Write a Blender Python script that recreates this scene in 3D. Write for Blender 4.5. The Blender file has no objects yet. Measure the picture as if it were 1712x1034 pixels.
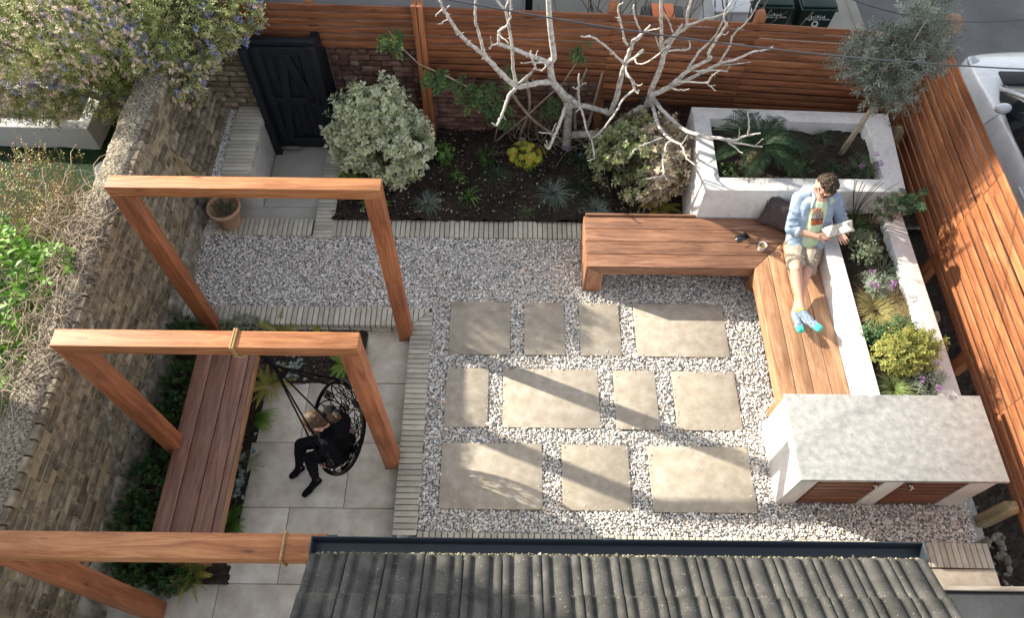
import bpy, math, random
import numpy as np
from mathutils import Vector, Matrix, Euler
R_ = math.radians
rng = np.random.default_rng(7); random.seed(7)
S = bpy.context.scene

# ------------------------------------------------------------------ camera, sky, sun, exposure
cam_d = bpy.data.cameras.new('camera'); cam = bpy.data.objects.new('camera', cam_d); S.collection.objects.link(cam)
cam_d.sensor_width = 36.0; cam_d.lens = 36.0*1234.37/1712.0; cam_d.clip_end = 500; cam_d.clip_start = 0.05
cam.matrix_world = Matrix.Translation((0, -3.5, 6.3448)) @ (Matrix.Rotation(R_(-0.4303), 4, 'Z') @ Matrix.Rotation(R_(31.1742), 4, 'X') @ Matrix.Rotation(R_(1.0304), 4, 'Z'))
S.camera = cam
SUN_DIR = Vector((1.99, -0.816, -1.0)).normalized()      # the way the light travels
W = bpy.data.worlds.new('World'); S.world = W; W.use_nodes = True
wn = W.node_tree; wn.nodes.clear()
sky = wn.nodes.new('ShaderNodeTexSky'); sky.sky_type = 'NISHITA'; sky.sun_disc = False
el = math.asin(-SUN_DIR.z); az = math.atan2(-SUN_DIR.x, -SUN_DIR.y)
sky.sun_elevation = el; sky.sun_rotation = az; sky.dust_density = 1.5; sky.air_density = 1.0
bg = wn.nodes.new('ShaderNodeBackground'); bg.inputs[1].default_value = 0.15
wo = wn.nodes.new('ShaderNodeOutputWorld'); hs = wn.nodes.new('ShaderNodeHueSaturation'); hs.inputs['Saturation'].default_value = .36; wn.links.new(sky.outputs[0], hs.inputs['Color']); wn.links.new(hs.outputs[0], bg.inputs[0]); wn.links.new(bg.outputs[0], wo.inputs[0])
sun_d = bpy.data.lights.new('sun', 'SUN'); sun = bpy.data.objects.new('sun', sun_d); S.collection.objects.link(sun)
sun_d.energy = 4.6; sun_d.angle = R_(0.6); sun_d.color = (1.0, 0.92, 0.78)
sun.rotation_euler = SUN_DIR.to_track_quat('-Z', 'Y').to_euler(); sun.location = (-10, 5, 8)
S.view_settings.view_transform = 'Standard'; S.view_settings.look = 'None'; S.view_settings.gamma = 1
S.view_settings.exposure = 1.28

# ------------------------------------------------------------------ object helpers
OFF = {}
def tag(o, label=None, cat=None, group=None, kind=None):
    if label: o['label'] = label
    if cat: o['category'] = cat
    if group: o['group'] = group
    if kind: o['kind'] = kind
    return o
def thing(name, label, cat, loc=(0, 0, 0), group=None, rz=0):
    o = bpy.data.objects.new(name, None); S.collection.objects.link(o)
    o.location = loc; o.rotation_euler = (0, 0, rz); o.empty_display_size = 0.1
    OFF[o.name] = np.array(loc, float)
    return tag(o, label, cat, group)
def copy_tree(o, parent=None):
    c = o.copy(); S.collection.objects.link(c)
    if parent: c.parent = parent
    for ch in list(o.children): copy_tree(ch, c)
    return c

class MB:
    """collects shapes; build() links them as one mesh object (world coordinates in)"""
    def __init__(s): s.V = []; s.F = []; s.n = 0; s.rnd = []; s.col = []; s.mi = []
    def add(s, V, F, rnd=None, col=None, mat=0):
        V = np.asarray(V, float).reshape(-1, 3); k = len(V)
        Fs = F if isinstance(F, list) and len(F) and isinstance(F[0], np.ndarray) else None
        if Fs is None:
            d = {}
            for f in F: d.setdefault(len(f), []).append(f)
            Fs = [np.array(v) for v in d.values()]
        for f in Fs: s.F.append(f + s.n); s.mi.append(np.full(len(f), mat))
        s.V.append(V); s.n += k
        r = np.full(k, random.random() if rnd is None else 0.0) if np.ndim(rnd) == 0 else np.asarray(rnd)
        if rnd is not None and np.ndim(rnd) == 0: r = np.full(k, float(rnd))
        s.rnd.append(r)
        c = np.ones((k, 3)) if col is None else (np.tile(np.asarray(col, float), (k, 1)) if np.ndim(col) == 1 else np.asarray(col))
        s.col.append(c)
        return s
    def box(s, c, d, rot=None, **k):
        h = np.array(d)/2.0
        P = np.array([[x, y, z] for x in (-1, 1) for y in (-1, 1) for z in (-1, 1)])*h
        if rot is not None: P = P @ np.array(rot).T
        return s.add(P + np.array(c), [(0, 1, 3, 2), (4, 6, 7, 5), (0, 4, 5, 1), (2, 3, 7, 6), (0, 2, 6, 4), (1, 5, 7, 3)], **k)
    def bx(s, x0, x1, y0, y1, z0, z1, **k): return s.box(((x0+x1)/2, (y0+y1)/2, (z0+z1)/2), (x1-x0, y1-y0, z1-z0), **k)
    def beam(s, p0, p1, w, h, up=(0, 0, 1), **k):
        p0 = np.array(p0, float); p1 = np.array(p1, float); d = p1-p0; L = np.linalg.norm(d); d /= L
        u = np.array(up, float); sd = np.cross(d, u); sd /= np.linalg.norm(sd); u = np.cross(sd, d)
        return s.box((p0+p1)/2, (L, w, h), rot=np.stack([d, sd, u], 1), **k)
    def prism(s, poly, z0, z1, **k):
        n = len(poly); P = [(x, y, z0) for x, y in poly]+[(x, y, z1) for x, y in poly]
        F = [tuple(range(n))[::-1], tuple(range(n, 2*n))]+[(i, (i+1) % n, n+(i+1) % n, n+i) for i in range(n)]
        return s.add(P, F, **k)
    def tube(s, path, r, n=8, cap=True, **k):
        P = np.array(path, float); m = len(P); r = np.full(m, float(r)) if np.ndim(r) == 0 else np.array(r, float)
        T = np.gradient(P, axis=0); T /= np.linalg.norm(T, axis=1)[:, None]+1e-9
        ref = np.array([0, 0, 1.]) if abs(T[0][2]) < .9 else np.array([1., 0, 0])
        a = np.cross(T[0], ref); a /= np.linalg.norm(a); V = []
        for i in range(m):
            a = a-T[i]*np.dot(a, T[i]); a /= np.linalg.norm(a)+1e-9; b = np.cross(T[i], a)
            t = np.linspace(0, 2*math.pi, n, endpoint=False)
            V.append(P[i]+r[i]*(np.cos(t)[:, None]*a+np.sin(t)[:, None]*b))
        F = [(i*n+j, i*n+(j+1) % n, (i+1)*n+(j+1) % n, (i+1)*n+j) for i in range(m-1) for j in range(n)]
        if cap: F += [tuple(range(n))[::-1], tuple((m-1)*n+j for j in range(n))]
        return s.add(np.concatenate(V), F, **k)
    def lathe(s, prof, c=(0, 0, 0), n=32, cap=False, **k):
        t = np.linspace(0, 2*math.pi, n, endpoint=False); V = []
        for r, z in prof: V.append(np.stack([c[0]+r*np.cos(t), c[1]+r*np.sin(t), np.full(n, c[2]+z)], 1))
        m = len(prof); F = [(i*n+j, i*n+(j+1) % n, (i+1)*n+(j+1) % n, (i+1)*n+j) for i in range(m-1) for j in range(n)]
        if cap: F += [tuple(range(n))[::-1], tuple((m-1)*n+j for j in range(n))]
        return s.add(np.concatenate(V), F, **k)
    def ell(s, c, r, rot=None, n=14, m=10, **k):
        V = []; 
        for i in range(m+1):
            ph = math.pi*i/m
            for j in range(n):
                th = 2*math.pi*j/n; V.append((math.sin(ph)*math.cos(th), math.sin(ph)*math.sin(th), math.cos(ph)))
        V = np.array(V)*np.array(r)
        if rot is not None: V = V @ np.array(rot).T
        F = [(i*n+j, (i+1)*n+j, (i+1)*n+(j+1) % n, i*n+(j+1) % n) for i in range(m) for j in range(n)]
        return s.add(V+np.array(c), F, **k)
    def cap(s, p0, p1, r0, r1=None, n=14, **k):
        """tapered capsule"""
        r1 = r0 if r1 is None else r1; p0 = np.array(p0, float); p1 = np.array(p1, float)
        d = p1-p0; L = np.linalg.norm(d)+1e-6; d = d/L; pts = []; rr = []
        for a in np.linspace(-85, 0, 6): pts.append(p0+d*r0*math.sin(R_(a))); rr.append(r0*math.cos(R_(a)))
        for a in np.linspace(0, 85, 6): pts.append(p1+d*r1*math.sin(R_(a))); rr.append(r1*math.cos(R_(a)))
        ts = np.array(pts); n_ = len(ts)
        ref = np.array([0, 0, 1.]) if abs(d[2]) < .9 else np.array([1., 0, 0])
        a = np.cross(d, ref); a /= np.linalg.norm(a); b = np.cross(d, a); t = np.linspace(0, 2*math.pi, n, endpoint=False)
        V = np.concatenate([ts[i]+rr[i]*(np.cos(t)[:, None]*a+np.sin(t)[:, None]*b) for i in range(n_)])
        F = [(i*n+j, i*n+(j+1) % n, (i+1)*n+(j+1) % n, (i+1)*n+j) for i in range(n_-1) for j in range(n)]
        F += [tuple(range(n))[::-1], tuple((n_-1)*n+j for j in range(n))]
        return s.add(V, F, **k)
    def build(s, name, mat, parent=None, loc=None, smooth=False, bev=0, remesh=0, sm=0, thick=0):
        V = np.concatenate(s.V).astype(np.float32)
        off = OFF[parent.name] if parent is not None else np.array(loc if loc is not None else (0, 0, 0), float)
        V = V-off.astype(np.float32)
        me = bpy.data.meshes.new(name)
        nl = sum(f.size for f in s.F); nf = sum(len(f) for f in s.F)
        me.vertices.add(len(V)); me.vertices.foreach_set('co', V.ravel())
        me.loops.add(nl); me.loops.foreach_set('vertex_index', np.concatenate([f.ravel() for f in s.F]).astype(np.int32))
        tot = np.concatenate([np.full(len(f), f.shape[1]) for f in s.F]); st = np.concatenate([[0], np.cumsum(tot)[:-1]])
        me.polygons.add(nf); me.polygons.foreach_set('loop_start', st.astype(np.int32))
        me.polygons.foreach_set('material_index', np.concatenate(s.mi).astype(np.int32))
        me.update(calc_edges=True)
        if smooth: me.polygons.foreach_set('use_smooth', np.ones(nf, bool))
        a = me.attributes.new('rnd', 'FLOAT', 'POINT'); a.data.foreach_set('value', np.concatenate(s.rnd).astype(np.float32))
        a = me.attributes.new('col', 'FLOAT_COLOR', 'POINT'); c = np.concatenate(s.col)
        a.data.foreach_set('color', np.concatenate([c, np.ones((len(c), 1))], 1).astype(np.float32).ravel())
        for m in (mat if isinstance(mat, (list, tuple)) else [mat]): me.materials.append(m)
        o = bpy.data.objects.new(name, me); S.collection.objects.link(o)
        if parent is not None: o.parent = parent
        else: o.location = off
        OFF[o.name] = off
        if remesh:
            md = o.modifiers.new('remesh', 'REMESH'); md.mode = 'VOXEL'; md.voxel_size = remesh; md.use_smooth_shade = True
            if sm: md = o.modifiers.new('smooth', 'SMOOTH'); md.factor = 0.5; md.iterations = sm
        if bev:
            md = o.modifiers.new('bevel', 'BEVEL'); md.width = bev; md.segments = 2; md.limit_method = 'ANGLE'; md.angle_limit = R_(40)
        if thick:
            md = o.modifiers.new('solid', 'SOLIDIFY'); md.thickness = thick
        return o
def folds(o, s=.012, sc=.06):       # cloth folds
    t = bpy.data.textures.new('folds', 'CLOUDS'); t.noise_scale = sc; t.noise_depth = 2
    md = o.modifiers.new('folds', 'DISPLACE'); md.texture = t; md.strength = s; md.mid_level = .5; md.texture_coords = 'LOCAL'; return o
def sub(parent_part, o):            # part -> sub-part
    o.parent = parent_part; OFF[o.name] = OFF[parent_part.name]; return o
def structure(name, mb, mat, **k): return tag(mb.build(name, mat, **k), kind='structure')

# ------------------------------------------------------------------ materials
def newmat(name):
    m = bpy.data.materials.new(name); m.use_nodes = True; nt = m.node_tree
    return m, nt, nt.nodes['Principled BSDF'], nt.nodes, nt.links
def N(nt, t, **k):
    n = nt.nodes.new(t)
    for a, b in k.items():
        if a.startswith('i_'): n.inputs[int(a[2:]) if a[2:].isdigit() else a[2:]].default_value = b
        else: setattr(n, a, b)
    return n
def ramp(nt, fac, stops):
    r = nt.nodes.new('ShaderNodeValToRGB'); e = r.color_ramp.elements
    while len(e) < len(stops): e.new(0.5)
    for i, (p, c) in enumerate(stops): e[i].position = p; e[i].color = (*c, 1) if len(c) == 3 else c
    nt.links.new(fac, r.inputs[0]); return r.outputs[0]
def noise(nt, vec, scale, detail=4, rough=.6, dist=0):
    n = N(nt, 'ShaderNodeTexNoise'); n.inputs['Scale'].default_value = scale; n.inputs['Detail'].default_value = detail
    n.inputs['Roughness'].default_value = rough; n.inputs['Distortion'].default_value = dist
    if vec is not None: nt.links.new(vec, n.inputs['Vector'])
    return n.outputs['Fac']
def mix(nt, f, a, b, mode='MIX'):
    m = N(nt, 'ShaderNodeMix', data_type='RGBA', blend_type=mode)
    for s_, v in ((0, f), (6, a), (7, b)):
        if hasattr(v, 'is_output') or isinstance(v, bpy.types.NodeSocket): nt.links.new(v, m.inputs[s_])
        else: m.inputs[s_].default_value = v if s_ == 0 else ((*v, 1) if len(v) == 3 else v)
    return m.outputs[2]
def bump(nt, bsdf, h, strength=.3, dist=.01):
    b = N(nt, 'ShaderNodeBump'); b.inputs['Strength'].default_value = strength; b.inputs['Distance'].default_value = dist
    nt.links.new(h, b.inputs['Height']); nt.links.new(b.outputs[0], bsdf.inputs['Normal'])
def objvec(nt, scale=(1, 1, 1), useR=False, geo=False):
    tc = N(nt, 'ShaderNodeTexCoord'); mp = N(nt, 'ShaderNodeMapping'); mp.inputs['Scale'].default_value = scale
    src = tc.outputs['Object']
    if useR:
        at = N(nt, 'ShaderNodeAttribute', attribute_name='rnd'); ad = N(nt, 'ShaderNodeVectorMath', operation='MULTIPLY_ADD')
        ad.inputs[1].default_value = (13.1, 17.7, 11.3); nt.links.new(at.outputs['Fac'], ad.inputs[0]); nt.links.new(src, ad.inputs[2]); src = ad.outputs[0]
    nt.links.new(src, mp.inputs[0]); return mp.outputs[0]
def attr(nt, name, out='Fac'): return N(nt, 'ShaderNodeAttribute', attribute_name=name).outputs[out]

def m_wood(name, c0, c1, c2, axis='x', rough=.5, var=.35, grain=1.0, knots=True):
    m, nt, b, ns, ln = newmat(name)
    ax = {'x': (1.2, 16, 16), 'y': (16, 1.2, 16), 'z': (16, 16, 1.2)}[axis]
    v = objvec(nt, tuple(a*grain for a in ax), True)
    n1 = noise(nt, v, 1.3, 5, .65, 1.2); n2 = noise(nt, v, 9, 4, .7, .3)
    ad = N(nt, 'ShaderNodeMath', operation='MULTIPLY_ADD'); ad.inputs[1].default_value = .35; ln.new(n2, ad.inputs[0]); ln.new(n1, ad.inputs[2])
    col = ramp(nt, ad.outputs[0], [(.53, c0), (.675, c1), (.82, c2)])
    hv = N(nt, 'ShaderNodeHueSaturation'); mr = N(nt, 'ShaderNodeMapRange'); mr.inputs[3].default_value = 1-var; mr.inputs[4].default_value = 1+var
    ln.new(attr(nt, 'rnd'), mr.inputs[0]); ln.new(mr.outputs[0], hv.inputs['Value']); ln.new(col, hv.inputs['Color']); col = hv.outputs[0]
    # slow blotchy weathering
    v2 = objvec(nt, (1, 1, 1), True); w = noise(nt, v2, 2.3, 3, .5); mr2 = N(nt, 'ShaderNodeMapRange'); mr2.inputs[1].default_value = .3; mr2.inputs[2].default_value = .7; mr2.inputs[3].default_value = .82; mr2.inputs[4].default_value = 1.14
    ln.new(w, mr2.inputs[0]); hv2 = N(nt, 'ShaderNodeHueSaturation'); ln.new(mr2.outputs[0], hv2.inputs['Value']); ln.new(col, hv2.inputs['Color']); col = hv2.outputs[0]
    if knots:
        kx = {'x': (2.4, 9, 9), 'y': (9, 2.4, 9), 'z': (9, 9, 2.4)}[axis]
        vo = N(nt, 'ShaderNodeTexVoronoi'); vo.inputs['Scale'].default_value = 1.0; ln.new(objvec(nt, kx, True), vo.inputs['Vector'])
        k = ramp(nt, vo.outputs['Distance'], [(.0, (1, 1, 1)), (.07, (.6, .6, .6)), (.12, (0, 0, 0))])
        col = mix(nt, k, col, tuple(x*.42 for x in c0))
    ln.new(col, b.inputs['Base Color']); b.inputs['Roughness'].default_value = rough
    bump(nt, b, n2, .25, .002); return m
def m_noise(name, stops, scale=3, rough=.8, bs=.3, bd=.004, bscale=60, detail=6, spec=.3, var=0, speck=None):
    m, nt, b, ns, ln = newmat(name); v = objvec(nt)
    if var: v = objvec(nt, (1, 1, 1), True)
    col = ramp(nt, noise(nt, v, scale, detail, .6), stops)
    if speck: col = mix(nt, ramp(nt, noise(nt, v, speck[0], 2, .6), [(speck[1], (0, 0, 0)), (speck[1]+.06, (1, 1, 1))]), col, speck[2])
    if var:
        hv = N(nt, 'ShaderNodeHueSaturation'); mr = N(nt, 'ShaderNodeMapRange'); mr.inputs[3].default_value = 1-var; mr.inputs[4].default_value = 1+var
        ln.new(attr(nt, 'rnd'), mr.inputs[0]); ln.new(mr.outputs[0], hv.inputs['Value']); ln.new(col, hv.inputs['Color']); col = hv.outputs[0]
    ln.new(col, b.inputs['Base Color']); b.inputs['Roughness'].default_value = rough; b.inputs['Specular IOR Level'].default_value = spec
    if bs: bump(nt, b, noise(nt, v, bscale, 5, .65), bs, bd)
    return m
def m_plain(name, col, rough=.5, metal=0, spec=.5, coat=0):
    m, nt, b, ns, ln = newmat(name)
    v = objvec(nt); n = noise(nt, v, 8, 3)
    c = ramp(nt, n, [(.3, tuple(x*.88 for x in col)), (.7, tuple(min(1, x*1.08) for x in col))])
    ln.new(c, b.inputs['Base Color']); b.inputs['Roughness'].default_value = rough; b.inputs['Metallic'].default_value = metal
    b.inputs['Specular IOR Level'].default_value = spec; b.inputs['Coat Weight'].default_value = coat
    return m
def m_col(name, rough=.6, trans=0, nscale=30, nvar=.2, spec=.3, bs=0):
    """colour from the mesh's own per-leaf / per-stone colour"""
    m, nt, b, ns, ln = newmat(name)
    v = objvec(nt); n = noise(nt, v, nscale, 3); mr = N(nt, 'ShaderNodeMapRange'); mr.inputs[3].default_value = 1-nvar; mr.inputs[4].default_value = 1+nvar
    ln.new(n, mr.inputs[0]); hv = N(nt, 'ShaderNodeHueSaturation'); ln.new(mr.outputs[0], hv.inputs['Value']); ln.new(attr(nt, 'col', 'Color'), hv.inputs['Color'])
    ln.new(hv.outputs[0], b.inputs['Base Color']); b.inputs['Roughness'].default_value = rough; b.inputs['Specular IOR Level'].default_value = spec
    if bs: bump(nt, b, n, bs, .003)
    if trans:
        t = N(nt, 'ShaderNodeBsdfTranslucent'); ln.new(hv.outputs[0], t.inputs[0]); mx = N(nt, 'ShaderNodeMixShader'); mx.inputs[0].default_value = trans
        ln.new(b.outputs[0], mx.inputs[1]); ln.new(t.outputs[0], mx.inputs[2]); ln.new(mx.outputs[0], ns['Material Output'].inputs[0])
    return m

M = {}
M['beam_x'] = m_wood('stained softwood beam', (.30, .10, .034), (.42, .165, .058), (.53, .24, .10), 'x', .6, .10)
M['beam_z'] = m_wood('stained softwood post', (.22, .068, .024), (.31, .105, .04), (.41, .155, .066), 'z', .6, .10)
M['bench_x_shaded'] = m_wood('hardwood bench boards across', (.145, .068, .038), (.24, .118, .07), (.35, .185, .11), 'x', .45, .16, 1.2, False)  # tone darkened for the bush's shade over the corner bench's left arm
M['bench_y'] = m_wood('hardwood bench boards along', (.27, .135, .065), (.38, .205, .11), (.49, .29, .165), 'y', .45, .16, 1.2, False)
M['lbench_y'] = m_wood('hardwood reddish bench boards', (.15, .068, .040), (.215, .10, .062), (.29, .15, .098), 'y', .38, .14, 1.2, False)
M['bench_z'] = m_wood('hardwood upright', (.26, .115, .058), (.36, .17, .09), (.45, .23, .13), 'z', .5, .12, 1.2, False)
M['fence_x'] = m_wood('stained fence board', (.155, .054, .022), (.24, .088, .036), (.33, .135, .060), 'x', .6, .26)
M['fence_y'] = m_wood('stained fence board side', (.17, .055, .019), (.28, .098, .035), (.39, .16, .064), 'y', .6, .24)
M['fence_z'] = m_wood('stained fence post', (.22, .075, .028), (.31, .115, .045), (.40, .16, .07), 'z', .55, .1)
M['door_slat'] = m_wood('stained door slat', (.11, .034, .017), (.17, .056, .027), (.23, .085, .042), 'x', .5, .12, 1, False)
M['old_post'] = m_wood('weathered green post', (.16, .13, .07), (.25, .21, .12), (.33, .29, .18), 'z', .8, .1)
M['grey_wood'] = m_wood('old grey wood', (.14, .12, .09), (.22, .19, .15), (.32, .28, .23), 'x', .8, .1)
M['limestone'] = m_noise('sandstone paver', [(.30, (.31, .265, .21)), (.45, (.365, .32, .255)), (.54, (.395, .35, .285)), (.66, (.45, .405, .34))], 11, .7, .35, .002, 90, 11, .3, .13, (38, .71, (.24, .20, .15)))
M['terrace'] = m_noise('pale limestone slab', [(.30, (.39, .34, .27)), (.46, (.475, .42, .345)), (.54, (.52, .47, .39)), (.66, (.59, .55, .47))], 6, .65, .3, .002, 90, 10, .3, .10, (42, .72, (.24, .21, .17)))
M['slab'] = m_noise('passage stone', [(.3, (.33, .31, .27)), (.7, (.45, .43, .385))], 2.5, .8, .2, .002, 60, 7, .3, .05)
M['edge_brick'] = m_noise('grey green clay paver', [(.3, (.40, .375, .305)), (.7, (.53, .50, .42))], 9, .8, .3, .002, 90, 5, .3, .16)
M['joint'] = m_noise('dark joint', [(.3, (.06, .055, .045)), (.7, (.12, .11, .09))], 20, .95)
M['render'] = m_noise('white masonry paint', [(.3, (.56, .555, .54)), (.5, (.66, .655, .64)), (.7, (.72, .715, .70))], 3.5, .8, .3, .003, 30, 9, .3, 0, (30, .67, (.36, .34, .31)))
def streak(m):      # rain streaks and grime of the wall's own
    nt = m.node_tree; b = nt.nodes['Principled BSDF']; src = b.inputs['Base Color'].links[0].from_socket
    n = noise(nt, objvec(nt, (9, 9, 1.1)), 1.0, 6, .7, .6); n2 = noise(nt, objvec(nt), 3.1, 8, .7)
    m1 = mix(nt, ramp(nt, n, [(.50, (0, 0, 0)), (.68, (.55, .55, .55))]), src, (.44, .42, .37)); m2 = mix(nt, ramp(nt, n2, [(.54, (0, 0, 0)), (.70, (.5, .5, .5))]), m1, (.50, .49, .45))
    nt.links.new(m2, b.inputs['Base Color'])
streak(M['render'])
M['render_nb'] = m_noise('pale grey paint', [(.3, (.55, .56, .57)), (.7, (.63, .64, .65))], 2, .7, .1)
M['grey_render'] = m_noise('grey smooth render', [(.3, (.36, .35, .33)), (.7, (.52, .51, .49))], 4, .85, .2, .002, 40, 7)
M['concrete'] = m_noise('polished concrete', [(.30, (.23, .24, .23)), (.45, (.30, .305, .29)), (.54, (.34, .34, .325)), (.68, (.41, .405, .39))], 16, .5, .15, .001, 80, 14, .4, 0, (60, .66, (.22, .23, .22)))
M['rough'] = m_noise('rough cement coping', [(.34, (.05, .043, .033)), (.46, (.19, .16, .115)), (.56, (.37, .325, .25)), (.68, (.52, .475, .39))], 58, .95, 1.0, .02, 55, 8)
M['plinth'] = m_noise('old cement plinth', [(.34, (.09, .078, .058)), (.5, (.22, .195, .15)), (.64, (.36, .33, .27))], 9, .9, .8, .02, 14, 9)
M['brick'] = m_noise('london stock brick', [(.28, (.09, .075, .058)), (.45, (.20, .165, .115)), (.6, (.30, .255, .18)), (.75, (.42, .36, .26))], 12, .9, .8, .012, 40, 8, .2, .42)
M['red_brick'] = m_noise('old red brick', [(.28, (.07, .042, .034)), (.48, (.16, .082, .062)), (.62, (.20, .145, .115)), (.75, (.36, .29, .23))], 9, .9, .8, .012, 40, 8, .2, .35)
M['mortar'] = m_noise('lime mortar', [(.3, (.26, .205, .115)), (.7, (.42, .34, .205))], 8, .95, .6, .008, 60, 6)
M['mortar_g'] = m_noise('grey mortar', [(.3, (.20, .18, .15)), (.7, (.36, .33, .28))], 8, .95, .6, .008, 60, 6)
M['soil'] = m_noise('dark garden soil', [(.3, (.018, .013, .010)), (.55, (.038, .028, .021)), (.75, (.075, .058, .044))], 28, .95, 1.0, .02, 45, 8)
M['gate'] = m_noise('blue black paint', [(.3, (.006, .008, .012)), (.7, (.011, .014, .021))], 4, .5, .1, .001, 40)
M['black'] = m_plain('black', (.006, .006, .007), .45)
M['asphalt'] = m_noise('asphalt', [(.3, (.085, .085, .085)), (.6, (.13, .13, .128)), (.75, (.19, .188, .18))], 1.3, .9, .6, .006, 160, 12, .3, 0, (120, .66, (.33, .33, .32)))
M['pavement'] = m_noise('worn concrete apron', [(.3, (.20, .19, .165)), (.7, (.31, .295, .26))], 1.2, .9, .5, .005, 120, 12, .3, 0, (70, .68, (.13, .125, .11)))
M['tile'] = m_noise('weathered concrete roof tile', [(.3, (.042, .041, .037)), (.5, (.072, .070, .064)), (.70, (.115, .11, .098))], 7, .95, .5, .004, 110, 12, .2, .12, (95, .66, (.30, .28, .22)))
M['gutter'] = m_plain('dark grey plastic', (.030, .040, .052), .35)
M['debris'] = m_noise('gutter debris', [(.3, (.07, .065, .045)), (.7, (.27, .26, .19))], 60, .95, 1, .02, 80)
M['felt'] = m_noise('mineral roofing felt', [(.3, (.035, .037, .040)), (.7, (.060, .063, .067))], 3, .9, .4, .003, 200, 6, .3, 0, (150, .68, (.2, .2, .2)))
M['terracotta'] = m_noise('aged terracotta', [(.3, (.30, .17, .105)), (.55, (.42, .26, .17)), (.75, (.52, .40, .30))], 7, .85, .3, .003, 60)
M['leaf'] = m_col('leaf', .5, .22, 20, .18)
M['petal'] = m_col('petal', .6, .15, 20, .1)
M['grass'] = m_col('grass blade', .5, .2, 10, .15)
M['stone'] = m_col('gravel stone', .75, 0, 160, .22, .3)
M['lawn'] = m_noise('lawn green', [(.3, (.006, .025, .008)), (.7, (.018, .055, .018))], 40, .9, .5, .02, 90)
M['bark'] = m_noise('pale fig bark', [(.30, (.24, .22, .19)), (.47, (.50, .475, .43)), (.66, (.70, .68, .635))], 22, .85, .9, .008, 55, 9)
M['bark_dark'] = m_noise('brown bark', [(.3, (.10, .075, .055)), (.7, (.24, .19, .14))], 14, .9, .6, .006, 60)
M['bark_olive'] = m_noise('olive bark', [(.3, (.24, .20, .15)), (.7, (.40, .35, .27))], 10, .85, .5, .005, 60)
M['twig'] = m_noise('dry twig', [(.3, (.20, .155, .11)), (.7, (.42, .35, .26))], 10, .9, .2)
M['rope'] = m_noise('natural rope', [(.3, (.28, .17, .07)), (.7, (.55, .38, .18))], 90, .8, .6, .003, 150)
M['cord'] = m_plain('black cord', (.004, .004, .0045), .9, 0, .1)
M['metal'] = m_plain('brushed steel', (.62, .62, .62), .3, 1.0)
M['carwhite'] = m_plain('white car paint', (.62, .645, .67), .16, 0, .6, .6)
M['glass'] = m_plain('dark car glass', (.012, .016, .02), .05, 0, .8)
M['tyre'] = m_plain('tyre rubber', (.02, .02, .021), .8)
M['lamp'] = m_plain('lamp lens', (.45, .47, .5), .1, .3)
M['bin'] = m_plain('dark green plastic', (.004, .022, .017), .35)
M['whitemark'] = m_plain('white lettering', (.75, .77, .76), .6)
M['orange'] = m_plain('orange plastic', (.75, .17, .03), .5)
M['ceramic'] = m_plain('white ceramic', (.75, .74, .72), .25)
M['tea'] = m_plain('tea', (.30, .20, .06), .2)
M['cushion'] = m_noise('mauve brown cloth', [(.3, (.055, .040, .041)), (.7, (.090, .070, .070))], 12, .95, .3, .002, 200)
M['brown_cable'] = m_plain('brown cable', (.07, .028, .018), .6)
M['cable'] = m_plain('grey cable', (.07, .075, .085), .7)

# ------------------------------------------------------------------ setting: ground, street, garden floor
def grid(x0, x1, y0, y1, z, nx, ny, amp=0, freq=3, seed=0):
    xs = np.linspace(x0, x1, nx); ys = np.linspace(y0, y1, ny); X, Y = np.meshgrid(xs, ys)
    r = np.random.default_rng(seed); Z = np.full(X.shape, float(z))
    if amp:
        for k in range(7):
            a, b, ph = r.normal(0, freq*(1+k*.8), 2).tolist()+[r.uniform(0, 6.28)]
            Z += amp/(1+k*.5)*np.sin(a*X+b*Y+ph)*.5
        Z += r.normal(0, amp*.22, X.shape)
    V = np.stack([X.ravel(), Y.ravel(), Z.ravel()], 1)
    i = np.arange(nx-1)[None, :]+np.arange(ny-1)[:, None]*nx; i = i.ravel()
    return V, [np.stack([i, i+1, i+nx+1, i+nx], 1)]
m = MB(); m.add(*grid(-120, 120, -120, 120, -.30, 2, 2)); structure('ground', m, M['pavement'])
m = MB(); m.add(*grid(4.75, 40, -30, 60, -.17, 2, 2)); structure('road', m, M['asphalt'])
m = MB(); m.add(*grid(-20, 4.75, 3.0, 60, -.165, 2, 2)); structure('pavement', m, M['pavement'])
m = MB(); m.bx(4.62, 4.75, 3.0, 40, -.29, -.145); structure('kerb', m, M['pavement'], bev=.01)
# neighbour's lawn
m = MB(); m.add(*grid(-14, -3.6, -8, 3.4, -.12, 90, 90, .015, 3, 1)); structure('lawn', m, M['lawn'])
# gravel bed under the stones
m = MB(); m.add(*grid(-3.34, 4.1, .3, 1.3, -.045, 160, 24, .006, 6, 2)); m.add(*grid(-.80, 4.1, -2.2, .3, -.045, 110, 60, .006, 6, 2)); structure('gravel_bed', m, m_noise('crushed stone bed', [(.35, (.22, .22, .22)), (.5, (.42, .415, .41)), (.65, (.60, .59, .575))], 90, .95, 1, .01, 120))
# soil
def soil(name, x0, x1, y0, y1, z, amp=.02, seed=3):
    m = MB(); m.add(*grid(x0, x1, y0, y1, z, int((x1-x0)/.03)+2, int((y1-y0)/.03)+2, amp, 4, seed)); return structure(name, m, M['soil'], smooth=False)
soil('soil_bed', -1.93, 4.6, 1.42, 3.05, .03, .05)
soil('soil_bed', 3.86, 4.6, -2.6, 1.5, -.10, .04, 4)
soil('soil_bed', -3.36, -2.30, -2.31, .15, -.09, .03, 5)
soil('soil_bed', -2.36, -1.40, -.47, .14, -.09, .025, 6)

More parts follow.
